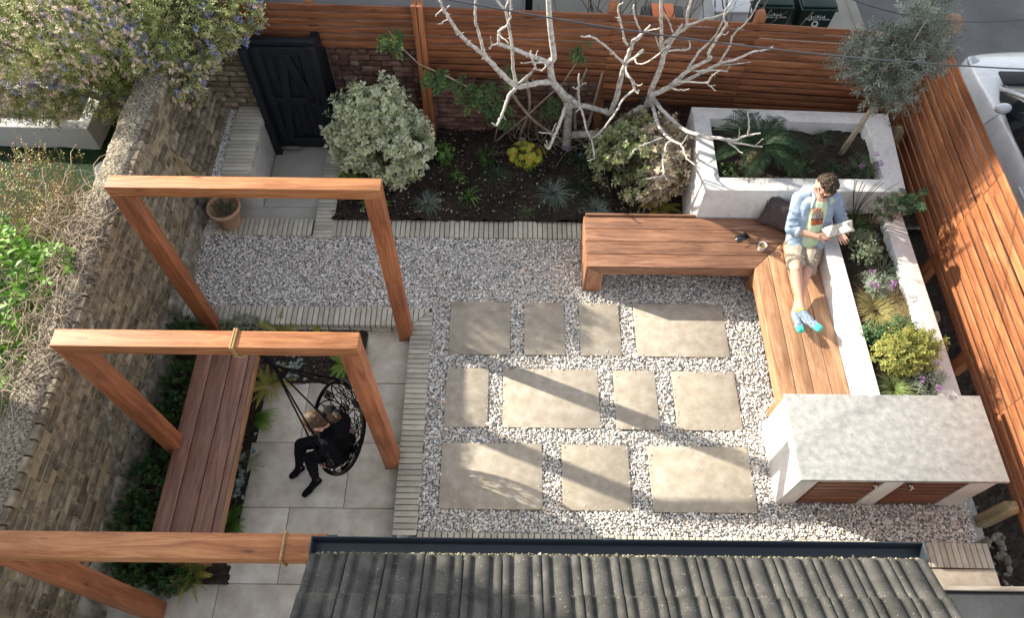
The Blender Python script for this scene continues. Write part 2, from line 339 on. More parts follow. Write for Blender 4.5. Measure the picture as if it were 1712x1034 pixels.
# slabs of the swing terrace
def slabs(name, rects, z, mat, t=.035, gap=.005, bev=.003):
    m = MB()
    for x0, x1, y0, y1 in rects: m.bx(x0+gap/2, x1-gap/2, y0+gap/2, y1-gap/2, z-t, z)
    return structure(name, m, mat, bev=bev)
m = MB(); m.bx(-3.3, -.97, -4.2, .14, -.20, -.116); structure('terrace_bed', m, M['joint'])
rects = [(-1.42, -.97, -.452, .125)]
rects += [(-2.34, -1.905, -1.06, -.46), (-1.905, -.97, -1.06, -.455)]
rects += [(-2.345, -1.43, -1.66, -1.06), (-1.43, -.97, -1.66, -1.06)]
rects += [(-2.35, -1.90, -2.30, -1.66), (-1.90, -.97, -2.30, -1.66)]
rects += [(-3.30, -2.38, -2.90, -2.30), (-2.38, -1.45, -2.90, -2.30), (-1.45, -.97, -2.90, -2.30)]
rects += [(-3.30, -2.7, -3.5, -2.90), (-2.7, -1.8, -3.5, -2.90), (-1.8, -.97, -3.5, -2.90)]
slabs('terrace', rects, -.10, M['terrace'])
# passage to the gate
m = MB(); m.bx(-3.3, -1.9, 1.2, 3.0, -.2, -.07); structure('passage_bed', m, M['joint'])
slabs('passage', [(-2.71, -2.105, 1.64, 3.0), (-3.14, -2.105, 1.445, 1.64)], -.035, M['slab'], bev=.004)
# brick edging laid on edge
def edging():
    m = MB(); P = .0525; T = .045
    def B(poly, z1=.012): 
        j = rng.normal(0, .0009); m.prism(poly, -.05, z1+rng.normal(0, .0012))
    # row along the far side of the terrace (mitred into the column)
    y0, y1 = .13, .335; x = -3.26
    while x < -.76:
        xa, xb = x, min(x+T, -.762)
        if xb <= -.967: B([(xa, y0), (xb, y0), (xb, y1), (xa, y1)])
        else:
            ya = y0+max(0, xa+.967)+.004; yb = y0+max(0, xb+.967)+.004
            if yb < y1: B([(xa, ya), (xb, yb), (xb, y1), (xa, y1)])
        x += P
    y = y1-P
    while y > -1.93:
        ya, yb = y+ (P-T), y+P
        if yb <= y0: B([(-.967, ya), (-.762, ya), (-.762, yb), (-.967, yb)])
        else:
            xa = -.967+max(0, ya-y0)+.004; xb = -.967+max(0, yb-y0)+.004
            if xb < -.77: B([(xa, ya), (-.762, ya), (-.762, yb), (xb, yb)])
        y -= P
    # lower course of the terrace upstand
    x = -3.26
    while x < -.97: m.bx(x, x+.2, .118, .145, -.12, -.055); x += .21
    # bed front edging and passage edging
    x = -3.06
    while x < .78:
        if not (-2.11 < x+T/2 < -1.89): B([(x, 1.222), (x+T, 1.222), (x+T, 1.44), (x, 1.44)])
        x += P
    y = 1.20
    while y < 2.46: B([(-2.10, y), (-1.90, y), (-1.90, y+T), (-2.10, y+T)]); y += P
    for k in range(2): B([(-3.26, 1.225+k*.105), (-3.07, 1.225+k*.105), (-3.07, 1.225+k*.105+.1), (-3.26, 1.225+k*.105+.1)])
    # near edging under the gutter
    x = -.757
    while x < 4.07: ye = -1.881-.0113*(x+.77); B([(x, ye-.205), (x+T, ye-.205), (x+T, ye), (x, ye)]); x += P
    structure('brick_edging', m, M['edge_brick'], bev=.004)
    m = MB(); m.bx(-3.28, -.765, .132, .33, -.12, -.006); m.bx(-.965, -.765, -2.6, .2, -.12, -.006); m.bx(-3.3, .8, 1.225, 1.437, -.12, -.008); m.bx(-2.098, -1.903, 1.3, 2.5, -.12, -.008); m.bx(-.76, 4.08, -2.13, -1.945, -.12, -.008); m.bx(-.76, 1.5, -1.95, -1.912, -.12, -.0085)
    structure('edging_bed', m, M['joint'])
edging()
slabs('stone_border', [(-.75, .2, -2.30, -2.145), (.2, 1.1, -2.30, -2.145), (1.1, 2.0, -2.30, -2.145), (2.0, 2.9, -2.30, -2.145), (2.9, 4.07, -2.30, -2.145)], .010, M['limestone'])

# ------------------------------------------------------------------ paving stones
PAV = [(-.584, .421, .6, 'square brown paver at the left end of the far row of stepping slabs', .2),
 (.152, .423, .4, 'narrow brown paver second from the left in the far row', .25), (.700, .421, .4, 'narrow brown paver third from the left in the far row, with a small sun fleck', .3),
 (1.249, .419, .9, 'wide grey veined paver at the right end of the far row near the bench corner', .85),
 (-.586, -.330, .4, 'narrow paver at the left end of the middle row, half in shadow', .35), (-.048, -.331, .9, 'wide paver in the middle row crossed by a curved shadow edge', .9),
 (.998, -.335, .4, 'narrow paver in the middle row crossed by the post shadow', .55), (1.558, -.339, .6, 'square paver at the right end of the middle row', .5),
 (-.590, -1.083, .9, 'wide paver at the left end of the near row with the lacy swing shadow', .8), (.486, -1.088, .6, 'square sandy paver in the centre of the near row with a slanting shadow band', .15),
 (1.266, -1.095, .9, 'wide paver at the right end of the near row beside the white cabinet', .7)]
for x, y, w, lab, rr in PAV:
    m = MB(); m.bx(0, w, -.6, 0, -.035, 0, rnd=rr); m.V = [v+np.array([x, y, 0]) for v in m.V]
    tag(m.build('paving_slab', M['limestone'], loc=(x, y, -.035), bev=.003), lab, 'paving slab', 'stepping pavers set in the gravel')

# ------------------------------------------------------------------ gravel stones
def ico():
    t = (1+5**.5)/2; V = np.array([(-1, t, 0), (1, t, 0), (-1, -t, 0), (1, -t, 0), (0, -1, t), (0, 1, t), (0, -1, -t), (0, 1, -t), (t, 0, -1), (t, 0, 1), (-t, 0, -1), (-t, 0, 1)], float)
    V /= np.linalg.norm(V[0]); F = np.array([(0, 11, 5), (0, 5, 1), (0, 1, 7), (0, 7, 10), (0, 10, 11), (1, 5, 9), (5, 11, 4), (11, 10, 2), (10, 7, 6), (7, 1, 8), (3, 9, 4), (3, 4, 2), (3, 2, 6), (3, 6, 8), (3, 8, 9), (4, 9, 5), (2, 4, 11), (6, 2, 10), (8, 6, 7), (9, 8, 1)])
    return V, F
def rand_rot(n, r):
    q = r.normal(size=(n, 4)); q /= np.linalg.norm(q, axis=1)[:, None]; w, x, y, z = q.T
    return np.stack([np.stack([1-2*(y*y+z*z), 2*(x*y-z*w), 2*(x*z+y*w)], 1), np.stack([2*(x*y+z*w), 1-2*(x*x+z*z), 2*(y*z-x*w)], 1), np.stack([2*(x*z-y*w), 2*(y*z+x*w), 1-2*(x*x+y*y)], 1)], 1)
STC = np.array([(.76, .75, .73), (.68, .67, .65), (.82, .81, .79), (.52, .52, .52), (.38, .40, .42), (.26, .28, .30), (.15, .16, .17), (.66, .54, .46), (.57, .48, .43), (.70, .65, .57), (.44, .39, .34)])
STC = STC*np.array([1.02, 1.0, .965])
STP = np.array([.23, .19, .20, .10, .07, .04, .02, .06, .04, .06, .015])
def stones(m, P, size, seed, pal=STC, pr=STP):
    r = np.random.default_rng(seed); n = len(P); V0, F = ico(); k = len(V0)
    var = V0[None]*(1+r.normal(0, .13, (10, k, 1))); V = var[r.integers(0, 10, n)]
    s = size*r.lognormal(0, .28, (n, 1, 1))*np.stack([r.uniform(.95, 1.35, n), r.uniform(.65, 1.0, n), r.uniform(.42, .7, n)], 1)[:, None, :]
    V = V*s; tilt = r.normal(0, .36, (n, 2)); yaw = r.uniform(0, 6.283, n)
    c, sn = np.cos(yaw), np.sin(yaw); Rz = np.zeros((n, 3, 3)); Rz[:, 0, 0] = c; Rz[:, 0, 1] = -sn; Rz[:, 1, 0] = sn; Rz[:, 1, 1] = c; Rz[:, 2, 2] = 1
    a, b = tilt.T; Rx = np.zeros((n, 3, 3)); Rx[:, 0, 0] = 1; Rx[:, 1, 1] = np.cos(a); Rx[:, 1, 2] = -np.sin(a); Rx[:, 2, 1] = np.sin(a); Rx[:, 2, 2] = np.cos(a)
    Ry = np.zeros((n, 3, 3)); Ry[:, 1, 1] = 1; Ry[:, 0, 0] = np.cos(b); Ry[:, 0, 2] = np.sin(b); Ry[:, 2, 0] = -np.sin(b); Ry[:, 2, 2] = np.cos(b)
    V = np.einsum('nij,nkj->nki', Rx @ Ry @ Rz, V)+P[:, None, :]
    FF = (F[None]+np.arange(n)[:, None, None]*k).reshape(-1, 3)
    c = pal[r.choice(len(pal), n, p=pr/pr.sum())]*r.uniform(.85, 1.12, (n, 1)); c = np.repeat(c, k, 0)
    m.add(V.reshape(-1, 3), [FF], rnd=np.repeat(r.uniform(0, 1, n), k), col=c)
def gravel():
    r = np.random.default_rng(11); pts = []
    for x0, x1, y0, y1 in [(-3.27, 4.0, .335, 1.225), (-.765, 4.02, -1.93, .335)]:
        st = .0145; X, Y = np.meshgrid(np.arange(x0, x1, st), np.arange(y0, y1, st)); X = X.ravel()+r.uniform(-.008, .008, X.size); Y = Y.ravel()+r.uniform(-.008, .008, Y.size)
        pts.append(np.stack([X, Y], 1))
    P = np.concatenate(pts); ok = np.ones(len(P), bool)
    for x, y, w, *_ in PAV: ok &= ~((P[:, 0] > x-.003) & (P[:, 0] < x+w+.003) & (P[:, 1] < y+.003) & (P[:, 1] > y-.603))
    for x0, x1, y0, y1 in [(2.35, 3.92, -1.60, -.88), (3.0, 4.1, -.88, 1.3), (1.9, 4.1, 1.2, 1.3), (2.5, 3.0, -.8, .9), (1.4, 2.9, .8, 1.2)]: ok &= ~((P[:, 0] > x0) & (P[:, 0] < x1) & (P[:, 1] > y0) & (P[:, 1] < y1))
    ok &= (P[:, 1] > -1.876-.0113*(P[:, 0]+.77)) | (P[:, 0] < -.77)
    P = P[ok]; n = len(P); Z = -.018+r.normal(0, .006, n)+.008*np.sin(P[:, 0]*3.1+1)*np.sin(P[:, 1]*4.3)
    m = MB(); stones(m, np.column_stack([P, Z]), .0093, 12)
    k = r.integers(0, n, n//4); stones(m, np.column_stack([P[k]+r.normal(0, .008, (len(k), 2)), Z[k]+.007]), .0095, 13)
    n = 260; w = r.integers(0, len(PAV), n); px_ = np.array([p[0] for p in PAV])[w]; pw_ = np.array([p[2] for p in PAV])[w]; py_ = np.array([p[1] for p in PAV])[w]
    e = r.integers(0, 4, n); q = r.beta(1, 6, n)*.12; t_ = r.uniform(0, 1, n); X = np.where(e == 0, px_+q, np.where(e == 1, px_+pw_-q, px_+t_*pw_)); Y = np.where(e == 2, py_-q, np.where(e == 3, py_-.6+q, py_-t_*.6))
    stones(m, np.column_stack([X, Y, np.full(n, .004)]), .0055, 16)
    tag(m.build('gravel', M['stone']), kind='stuff')
    m = MB(); n = 5200; P = np.column_stack([r.uniform(-3.26, -3.0, n), r.uniform(1.62, 2.72, n), r.uniform(.44, .475, n)]); stones(m, P, .011, 14, STC[[0, 2, 1, 3, 5]], np.array([.3, .3, .2, .1, .1]))
    n = 500; P = np.column_stack([r.uniform(-3.28, -3.2, n), r.uniform(1.2, 1.62, n), r.uniform(-.02, .01, n)]); stones(m, P, .011, 15)
    tag(m.build('gravel', M['stone']), kind='stuff')
gravel()

# ------------------------------------------------------------------ brick walls
def bricks(m, p0, p1, z0, z1, face, bl=.222, bh=.072, depth=.03, jit=.004, mat=0, lean=0):
    """courses of bricks on a face between two ground points; face = outward side (+1 left of direction)"""
    p0 = np.array(p0, float); p1 = np.array(p1, float); d = p1-p0; L = np.linalg.norm(d); d /= L; nrm = np.array([-d[1], d[0]])*face
    k = 0; z = z0
    while z < z1-.02:
        h = min(bh-.015, z1-z); s = -bl*(.5 if k % 2 else 0)*1.0-rng.uniform(0, .03)
        while s < L:
            ln_ = bl if rng.uniform() > .35 else bl*.5
            a = max(s, 0)+.007; b = min(s+ln_, L)-.007
            if b-a > .03:
                c = p0+d*(a+b)/2+nrm*(rng.normal(0, jit)+lean*(z1-z)); ang = rng.normal(0, .012)
                dd = np.array([d[0], d[1], ang]); dd /= np.linalg.norm(dd); nn = np.array([nrm[0], nrm[1], 0.]); uu = np.cross(dd, nn)
                R = np.stack([dd, nn, uu], 1)
                V = np.array([[x, y, zz] for x in (-1, 1) for y in (-1, 1) for zz in (-1, 1)])*np.array([(b-a)/2, depth, h/2])+rng.normal(0, .0022, (8, 3))
                m.add(V @ R.T+np.array([c[0], c[1], z+h/2+rng.normal(0, .0015)]), [(0, 1, 3, 2), (4, 6, 7, 5), (0, 4, 5, 1), (2, 3, 7, 6), (0, 2, 6, 4), (1, 5, 7, 3)], mat=mat)
            s += ln_
        z += bh; k += 1
def rough_block(m, x0, x1, y0, y1, z0, z1, n=70, amp=.012, seed=0, mat=0, prof=None):
    """long block with an uneven surface running along y; prof = cross section list of (x,z)"""
    r = np.random.default_rng(seed); prof = prof or [(x0, z0), (x0, z1), (x1, z1), (x1, z0)]
    Q = []
    for (ax, az), (bx_, bz) in zip(prof[:-1], prof[1:]):
        k = max(2, int(math.hypot(bx_-ax, bz-az)/.03))
        for i in range(k): Q.append((ax+(bx_-ax)*i/k, az+(bz-az)*i/k))
    Q.append(prof[-1]); Q = np.array(Q); ny = int((y1-y0)/.03)+2; ys = np.linspace(y0, y1, ny)
    V = []
    for y in ys:
        j = r.normal(0, amp*.5, Q.shape)+amp*np.stack([np.sin(y*7+Q[:, 1]*9+Q[:, 0]*5)+.6*np.sin(y*17+Q[:, 0]*13), np.sin(y*9+2+Q[:, 0]*11)], 1)*.6
        V.append(np.column_stack([Q[:, 0]+j[:, 0], np.full(len(Q), y)+r.normal(0, amp*.4, len(Q)), Q[:, 1]+j[:, 1]]))
    k = len(Q); i = (np.arange(ny-1)[:, None]*k+np.arange(k-1)[None]).ravel()
    m.add(np.concatenate(V), [np.stack([i, i+1, i+k+1, i+k], 1)], mat=mat)
XW = -3.30
w = thing('brick_wall', 'long weathered yellow stock brick boundary wall with rough cement top, left side of the garden', 'wall', (XW-.15, 0, -.1))
m = MB(); bricks(m, (XW-.034, 3.0), (XW-.034, -4.4), -.10, 1.40, 1); m.bx(XW-.28, XW-.012, -4.4, 3.0, -.12, 1.40, mat=1)
m.build('masonry', [M['brick'], M['mortar']], w, bev=.004)
m = MB(); rough_block(m, 0, 0, -4.4, 3.0, 0, 0, amp=.008, seed=4, prof=[(XW-.31, 1.18), (XW-.32, 1.38), (XW-.27, 1.45), (XW-.15, 1.485), (XW-.06, 1.475), (XW-.03, 1.455), (XW-.03, 1.39)]); m.build('coping', M['rough'], w, smooth=True)
m = MB()
y = 2.95
while y > -4.3: m.bx(XW-.045, XW+.016, y-.105, y, 1.385, 1.452); y -= .118
m.build('brick_edge_course', M['brick'], w, bev=.005)
m = MB(); rough_block(m, 0, 0, -4.4, 1.95, 0, 0, amp=.014, seed=5, prof=[(XW-.01, .24), (XW+.02, .20), (XW+.04, .10), (XW+.05, 0), (XW+.055, -.12)]); m.build('plinth', M['plinth'], w, smooth=True)
m = MB(); bricks(m, (XW-.026, 2.62), (XW-.026, 1.50), .38, 1.03, 1, lean=.33); m.add([(XW-.02, 1.5, 1.03), (XW-.02, 2.62, 1.03), (XW+.20, 2.62, .36), (XW+.20, 1.5, .36), (XW-.05, 1.5, .36), (XW-.05, 2.62, .36)], [(0, 1, 2, 3), (0, 3, 4), (1, 5, 2)], mat=1); m.build('battered_footing', [M['brick'], M['mortar']], w, bev=.004)
m = MB()     # slanting cement scar where an older wall met this one
for k in range(16):
    t0 = k/16; t1 = (k+1.2)/16; a = np.array([XW+.012, -.55-1.05*t0*0.9, 1.36-1.15*t0]); b = np.array([XW+.012, -.55-1.05*t1*.9, 1.36-1.15*t1])
    m.cap(a+rng.normal(0, .010, 3)-np.array([.012, 0, 0]), b+rng.normal(0, .010, 3)-np.array([.012, 0, 0]), .020+.016*random.random(), .022, n=8)
m.build('cement_scar', M['plinth'], w, smooth=True)

w = thing('brick_wall', 'low old red brick wall behind the flower bed and beside the dark gate', 'wall', (1.0, 2.95, -.1))
m = MB(); bricks(m, (-1.93, 2.80), (4.4, 2.72), -.05, 1.24, -1); m.add([(-1.95, 2.81, -.1), (4.4, 2.73, -.1), (4.4, 2.95, -.1), (-1.95, 3.02, -.1), (-1.95, 2.81, 1.23), (4.4, 2.73, 1.23), (4.4, 2.95, 1.23), (-1.95, 3.02, 1.23)], [(0, 1, 5, 4), (1, 2, 6, 5), (2, 3, 7, 6), (3, 0, 4, 7), (4, 5, 6, 7)], mat=1)
m.build('masonry', [M['red_brick'], M['mortar_g']], w, bev=.004)

w = thing('brick_wall', 'short yellow brick wall between the long wall and the dark gate', 'wall', (-3.0, 2.75, -.1))
m = MB(); bricks(m, (-3.30, 2.62), (-2.71, 2.60), -.05, 1.30, -1); m.bx(-3.3, -2.71, 2.625, 2.85, -.1, 1.29, mat=1); m.build('masonry', [M['brick'], M['mortar']], w, bev=.004)

# retaining wall with brick coping left of the passage
w = thing('retaining_wall', 'grey rendered low retaining wall topped with thin grey bricks, left of the gate passage', 'wall', (-2.85, 2.1, -.1))
m = MB(); m.bx(-2.99, -2.715, 1.62, 2.60, -.1, .485); m.bx(-3.28, -2.985, 1.62, 2.60, -.1, .43); m.build('render', M['grey_render'], w, bev=.006)
m = MB(); y = 1.61
while y < 2.56: m.bx(-2.99+rng.normal(0, .001), -2.700, y, y+.046, .45, .535+rng.normal(0, .001)); y += .0525
m.build('coping', M['edge_brick'], w, bev=.003)

# ------------------------------------------------------------------ gate
g = thing('garden_gate', 'blue black ledged and braced timber gate at the end of the passage', 'gate', (-2.33, 2.5, -.05))
m = MB(); x = -2.60
while x < -2.07: m.bx(x, x+.086, 2.505, 2.525, -.01, 1.41); x += .09
m.build('boards', M['gate'], g, bev=.003)
m = MB(); m.bx(-2.62, -2.525, 2.478, 2.504, -.01, 1.41); m.bx(-2.13, -2.035, 2.478, 2.504, -.01, 1.41); m.bx(-2.525, -2.13, 2.478, 2.504, .03, .16); m.bx(-2.525, -2.13, 2.478, 2.504, .66, .76); m.bx(-2.525, -2.13, 2.478, 2.504, 1.31, 1.41)
m.build('rails', M['gate'], g, bev=.003)
m = MB(); m.beam((-2.50, 2.484, .15), (-2.30, 2.484, 1.33), .022, .085, up=(1, 0, 0)); m.beam((-2.28, 2.4815, 1.33), (-2.14, 2.4815, .74), .022, .085, up=(1, 0, 0)); m.build('brace', M['gate'], g, bev=.002)
m = MB(); m.bx(-2.70, -2.63, 2.40, 2.56, -.05, 1.43); m.bx(-2.03, -1.95, 2.46, 2.80, -.05, 1.42); m.bx(-2.70, -1.95, 2.50, 2.57, 1.42, 1.47); m.build('frame', M['gate'], g, bev=.004)
m = MB(); m.bx(-2.17, -2.05, 2.455, 2.478, .68, .73); m.tube([(-2.14, 2.455, .70), (-2.14, 2.43, .70), (-2.09, 2.43, .70)], .008); m.build('latch', M['black'], g, bev=.002)
m = MB(); m.bx(-2.64, -2.42, 2.44, 2.48, .02, .035); m.build('threshold_strip', M['grey_wood'], g)

# ------------------------------------------------------------------ fences
def lerp(a, b, t): return tuple(a[i]+(b[i]-a[i])*t for i in range(len(a)))
f = thing('slatted_fence', 'stained brown horizontal slat fence across the back of the garden behind the bare tree', 'fence', (1.0, 2.7, 0))
def rear_xyz(x):
    pts = [(-2.9, 2.745, 1.738), (.6, 2.69, 1.72), (4.20, 2.575, 1.582)]
    a, b = (pts[0], pts[1]) if x < .6 else (pts[1], pts[2]); t = (x-a[0])/(b[0]-a[0]); return a[1]+(b[1]-a[1])*t, a[2]+(b[2]-a[2])*t
segs = [(-2.88, -.88, 6), (-.88, .98, 10), (.98, 2.42, 13), (2.42, 4.2, 13)]
for x0, x1, n in segs:
    m = MB()
    for k in range(n):
        ya, za = rear_xyz(x0+.001); yb, zb = rear_xyz(x1-.001); dz = .0855*k+.036+rng.normal(0, .0018)
        cut = []; 
        if x0 <= -.88 < x1+1: cut = [x0, x1]
        m.beam((x0, ya, za-dz), (x1, yb, zb-dz+rng.normal(0, .0015)), .019, .070+rng.normal(0, .0008))
    m.build('slat_panel', M['fence_x'], f, bev=.003)
m = MB()
ya, za = rear_xyz(-1.0)
m.bx(-.975, -.925, 2.615, 2.715, -.05, 1.80); m.bx(-.918, -.868, 2.615, 2.715, -.05, 1.80); m.build('post', M['fence_z'], f, bev=.004)
def post(x, y, z1, s=.045, parent=f, mat='fence_z', z0=-.1):
    m = MB(); V = [(x-s, y-s), (x+s, y-s), (x+s, y+s), (x-s, y+s)]; c = s*.55
    P = [(a, b, z0) for a, b in V]+[(a, b, z1-.04) for a, b in V]+[(x+(a-x)*.55, y+(b-y)*.55, z1) for a, b in V]
    m.add(P, [(3, 2, 1, 0), (0, 1, 5, 4), (1, 2, 6, 5), (2, 3, 7, 6), (3, 0, 4, 7), (4, 5, 9, 8), (5, 6, 10, 9), (6, 7, 11, 10), (7, 4, 8, 11), (8, 9, 10, 11)])
    return m.build('post', M[mat], parent, bev=.003)
for x in (.98, 2.42): post(x, rear_xyz(x)[0]+.065, rear_xyz(x)[1]+.10)
post(4.27, 2.62, 1.78, .06)
post(-2.0, 2.80, 1.76)
f2 = thing('slatted_fence', 'tall sunlit stained slat fence along the right side next to the white car', 'fence', (4.25, 0, 0))
def side_x(y): return 4.235+.008*y
m = MB()
for k in range(12):
    for ya, yb in ((2.53, .83), (.83, -.95), (-.95, -2.75)):
        j = rng.normal(0, .002, 2); z = 1.565-.108*k-.048
        m.beam((side_x(ya)+j[0], ya-.001, z+.006*(2-ya)*0), (side_x(yb)+j[1], yb+.001, z+j[0]), .017, .085)
m.build('slat_panel', M['fence_y'], f2, bev=.004)
for y in (2.2, .16, -1.74): post(4.10, y, {2.2: .72, .16: .30, -1.74: .46}[y], .048, f2, 'old_post')
post(4.30, -.28, 1.45, .05, f2)
post(4.30, .80, 1.45, .05, f2); 

# ------------------------------------------------------------------ white planters
def ring_walls(m, out, inn, z0, z1):
    n = len(out)
    P = [(x, y, z0) for x, y in out]+[(x, y, z1) for x, y in out]+[(x, y, z0) for x, y in inn]+[(x, y, z1) for x, y in inn]
    F = []
    for i in range(n):
        j = (i+1) % n; F += [(i, j, n+j, n+i), (2*n+j, 2*n+i, 3*n+i, 3*n+j), (n+i, n+j, 3*n+j, 3*n+i)]
    m.add(P, F)
p = thing('planter', 'large white rendered planter holding the cycad and olive tree behind the bench', 'planter', (2.85, 1.75, 0))
m = MB(); ring_walls(m, [(1.883, 1.197), (3.835, 1.200), (3.93, 2.262), (1.883, 2.328)], [(2.040, 1.362), (3.660, 1.362), (3.660, 2.115), (2.055, 2.165)], -.1, .85); m.build('rendered_walls', M['render'], p, bev=.008)
m = MB(); m.add(*grid(2.03, 3.67, 1.35, 2.17, .72, 60, 32, .035, 5, 8)); tag(m.build('soil', M['soil'], p), kind=None)
p2 = thing('planter', 'long low white planter with grasses and shrubs forming the back of the wooden bench', 'planter', (3.43, .2, 0))
m = MB(); ring_walls(m, [(3.015, -.872), (3.855, -.872), (3.865, 1.194), (3.015, 1.194)], [(3.165, -.86), (3.68, -.86), (3.675, 1.185), (3.165, 1.185)], -.1, .628); m.build('rendered_walls', M['render'], p2, bev=.008)
m = MB(); m.add(*grid(3.15, 3.69, -.87, 1.19, .53, 24, 70, .03, 5, 9)); m.build('soil', M['soil'], p2)

# ------------------------------------------------------------------ cabinet
c = thing('outdoor_cabinet', 'white rendered outdoor cabinet with grey concrete worktop and two slatted wooden doors', 'cabinet', (3.14, -1.25, 0))
m = MB()
fy = -1.605
m.bx(2.338, 3.93, -1.50, -.885, -.05, .637)
for a, b in ((2.338, 2.492), (3.035, 3.190), (3.725, 3.93)): m.bx(a, b, fy, -1.50, -.05, .637)
m.build('rendered_body', M['render'], c, bev=.004)
m = MB(); m.bx(2.322, 3.975, -1.622, -.876, .640, .682); m.build('worktop', M['concrete'], c, bev=.004)
for a, b, hx in ((2.495, 3.032, 2.965), (3.193, 3.722, 3.255)):
    m = MB()
    m.bx(a, b, -1.565, -1.545, .0, .63, rnd=.2)
    for k in range(7): m.bx(a+.03, b-.004, fy+.006, -1.57, .012+k*.0885, .012+k*.0885+.072)
    m.bx(a+.004, a+.024, fy+.010, -1.57, .0, .63)
    d = m.build('door', M['door_slat'], c, bev=.002)
    h = MB(); zz = .53; h.tube([(hx, fy+.006, zz+.03), (hx, fy-.035, zz+.025), (hx, fy-.038, zz), (hx, fy-.035, zz-.025), (hx, fy+.006, zz-.03)], .007, 8); h.tube([(hx-.012, fy-.002, zz), (hx+.03, fy-.03, zz)], .006, 8)
    sub(d, h.build('handle', M['metal'], c, smooth=True))

# ------------------------------------------------------------------ benches
def tri_cut(poly): return poly
b = thing('corner_bench', 'L shaped hardwood corner bench the man sits on, in front of the white planters', 'bench', (2.0, .9, 0))
Z0, Z1 = .402, .430; X0, Y0, X1, Y1 = .765, .572, 3.010, 1.190; cx, cy = 2.382, .572
wd = (Y1-Y0)/4
m = MB()
for k in range(4):      # left arm, boards run along x and end on the mitre
    y0 = Y0+k*wd+.003; y1 = Y0+(k+1)*wd-.003; m.prism([(X0, y0), (cx+(y0-cy)*1.016-.003, y0), (cx+(y1-cy)*1.016-.003, y1), (X0, y1)], Z0, Z1, rnd=[.35, .25, .8, .5][k])
m.build('seat', M['bench_x_shaded'], b, bev=.003)
m = MB(); wx = (X1-cx)/4
for k in range(4):
    x0 = cx+k*wx+.003; x1 = cx+(k+1)*wx-.003; m.prism([(x0, -.872), (x1, -.872), (x1, cy+(x1-cx)*.984-.003), (x0, cy+(x0-cx)*.984-.003)], Z0, Z1, rnd=[.5, .7, .55, .3][k])
m.build('seat', M['bench_y'], b, bev=.003)
m = MB(); m.add([(X0, Y0+.003, .288), (X0+.157, Y0+.003, .288), (cx+.02, Y0+.003, .288), (cx+.02, Y0+.003, .400), (X0+.02, Y0+.003, .400), (X0, Y0+.023, .288), (X0+.157, Y0+.023, .288), (cx+.02, Y0+.023, .288), (cx+.02, Y0+.023, .400), (X0+.02, Y0+.023, .400)][1:5]+[(X0+.157, Y0+.023, .288), (cx+.02, Y0+.023, .288), (cx+.02, Y0+.023, .400), (X0+.02, Y0+.023, .400)], [(0, 1, 2, 3), (7, 6, 5, 4), (0, 4, 5, 1), (1, 5, 6, 2), (2, 6, 7, 3), (3, 7, 4, 0)], rnd=.4)
m.build('apron', M['bench_x_shaded'], b, bev=.002)
m = MB(); m.bx(cx+.003, cx+.023, -.872, cy+.0, .285, .400, rnd=.6); m.build('apron', M['bench_y'], b, bev=.002)
m = MB(); P = [(X0+.004, -.02), (X0+.160, -.02), (X0+.160, .286), (X0+.004, .400)]
m.add([(x, Y0+.001, z) for x, z in P]+[(x, Y0+.14, z) for x, z in P], [(0, 1, 2, 3), (7, 6, 5, 4), (0, 4, 5, 1), (1, 5, 6, 2), (2, 6, 7, 3), (3, 7, 4, 0)], rnd=.3); m.build('leg', M['bench_z'], b, bev=.003)
m = MB(); 
for k in range(4): m.bx(X0-.018, X0+.001, Y0+.004+k*.155, Y0+.004+k*.155+.15, -.02, .428)
m.build('side_panel', M['bench_z'], b, bev=.002)
m = MB(); m.bx(X0+.0, 1.883, Y1+.004, Y1+.026, .30, .452, rnd=.2); m.build('back_rail', M['bench_x_shaded'], b, bev=.002)
for x, y in ((cx+.03, .60), (cx+.03, -.83), (1.7, 1.12)):
    m = MB(); m.bx(x, x+.13, y, y+.10, -.04, .40); m.build('leg', M['bench_z'], b, bev=.003)
b = thing('garden_bench', 'long reddish brown hardwood bench beside the left brick wall behind the swing', 'bench', (-2.56, -1.2, -.1))
m = MB()
for a, c_, rr in ((-2.832, -2.690, .5), (-2.684, -2.520, .3), (-2.514, -2.362, .8), (-2.356, -2.302, .6)): m.bx(a, c_, -2.18, -.30, .332, .360, rnd=rr)
m.build('seat', M['lbench_y'], b, bev=.004)
m = MB(); m.bx(-2.326, -2.304, -2.175, -.305, .225, .330, rnd=.9); m.build('apron', M['bench_y'], b, bev=.002)
m = MB(); m.bx(-2.829, -2.807, -2.175, -.305, .225, .330, rnd=.4); m.build('apron', M['lbench_y'], b, bev=.002)
for x in (-2.78, -2.55):
    for y in (-.36, -2.12, -1.25): m = MB(); m.bx(x, x+.09, y-.05, y+.05, -.14, .331); m.build('leg', M['bench_z'], b, bev=.003)

# ------------------------------------------------------------------ three timber arches
def arch(lab, y0, y1, x0, x1, zt, h=.104, pw=.135, fl=False):
    a = thing('timber_arch', lab, 'arch', ((x0+x1)/2, (y0+y1)/2, -.1), 'stained timber arches over the swing terrace')
    m = MB(); m.bx(x0, x1, y0, y1, zt-h, zt, rnd=random.random()); m.build('crossbeam', M['beam_x'], a, bev=.004)
    m = MB(); m.bx(x0+.002, x0+pw, y0+.002, y1-.002, -.16, zt-h-.001); m.build('post', M['beam_z'], a, bev=.004)
    m = MB(); m.bx(x1-pw, x1-.002, y0+.002, y1-.002, -.16, zt-h-.001); q = m.build('post', M['beam_z'], a, bev=.004)
    m = MB(); m.bx(x1-pw-.004, x1+.003, y0-.004, y1, -.104, -.093); sub(q, m.build('base_shoe', M['plinth'], a)); return a
arch('farthest timber arch of stained beams spanning towards the gravel', .008, .125, -2.955, -.948, 2.19)
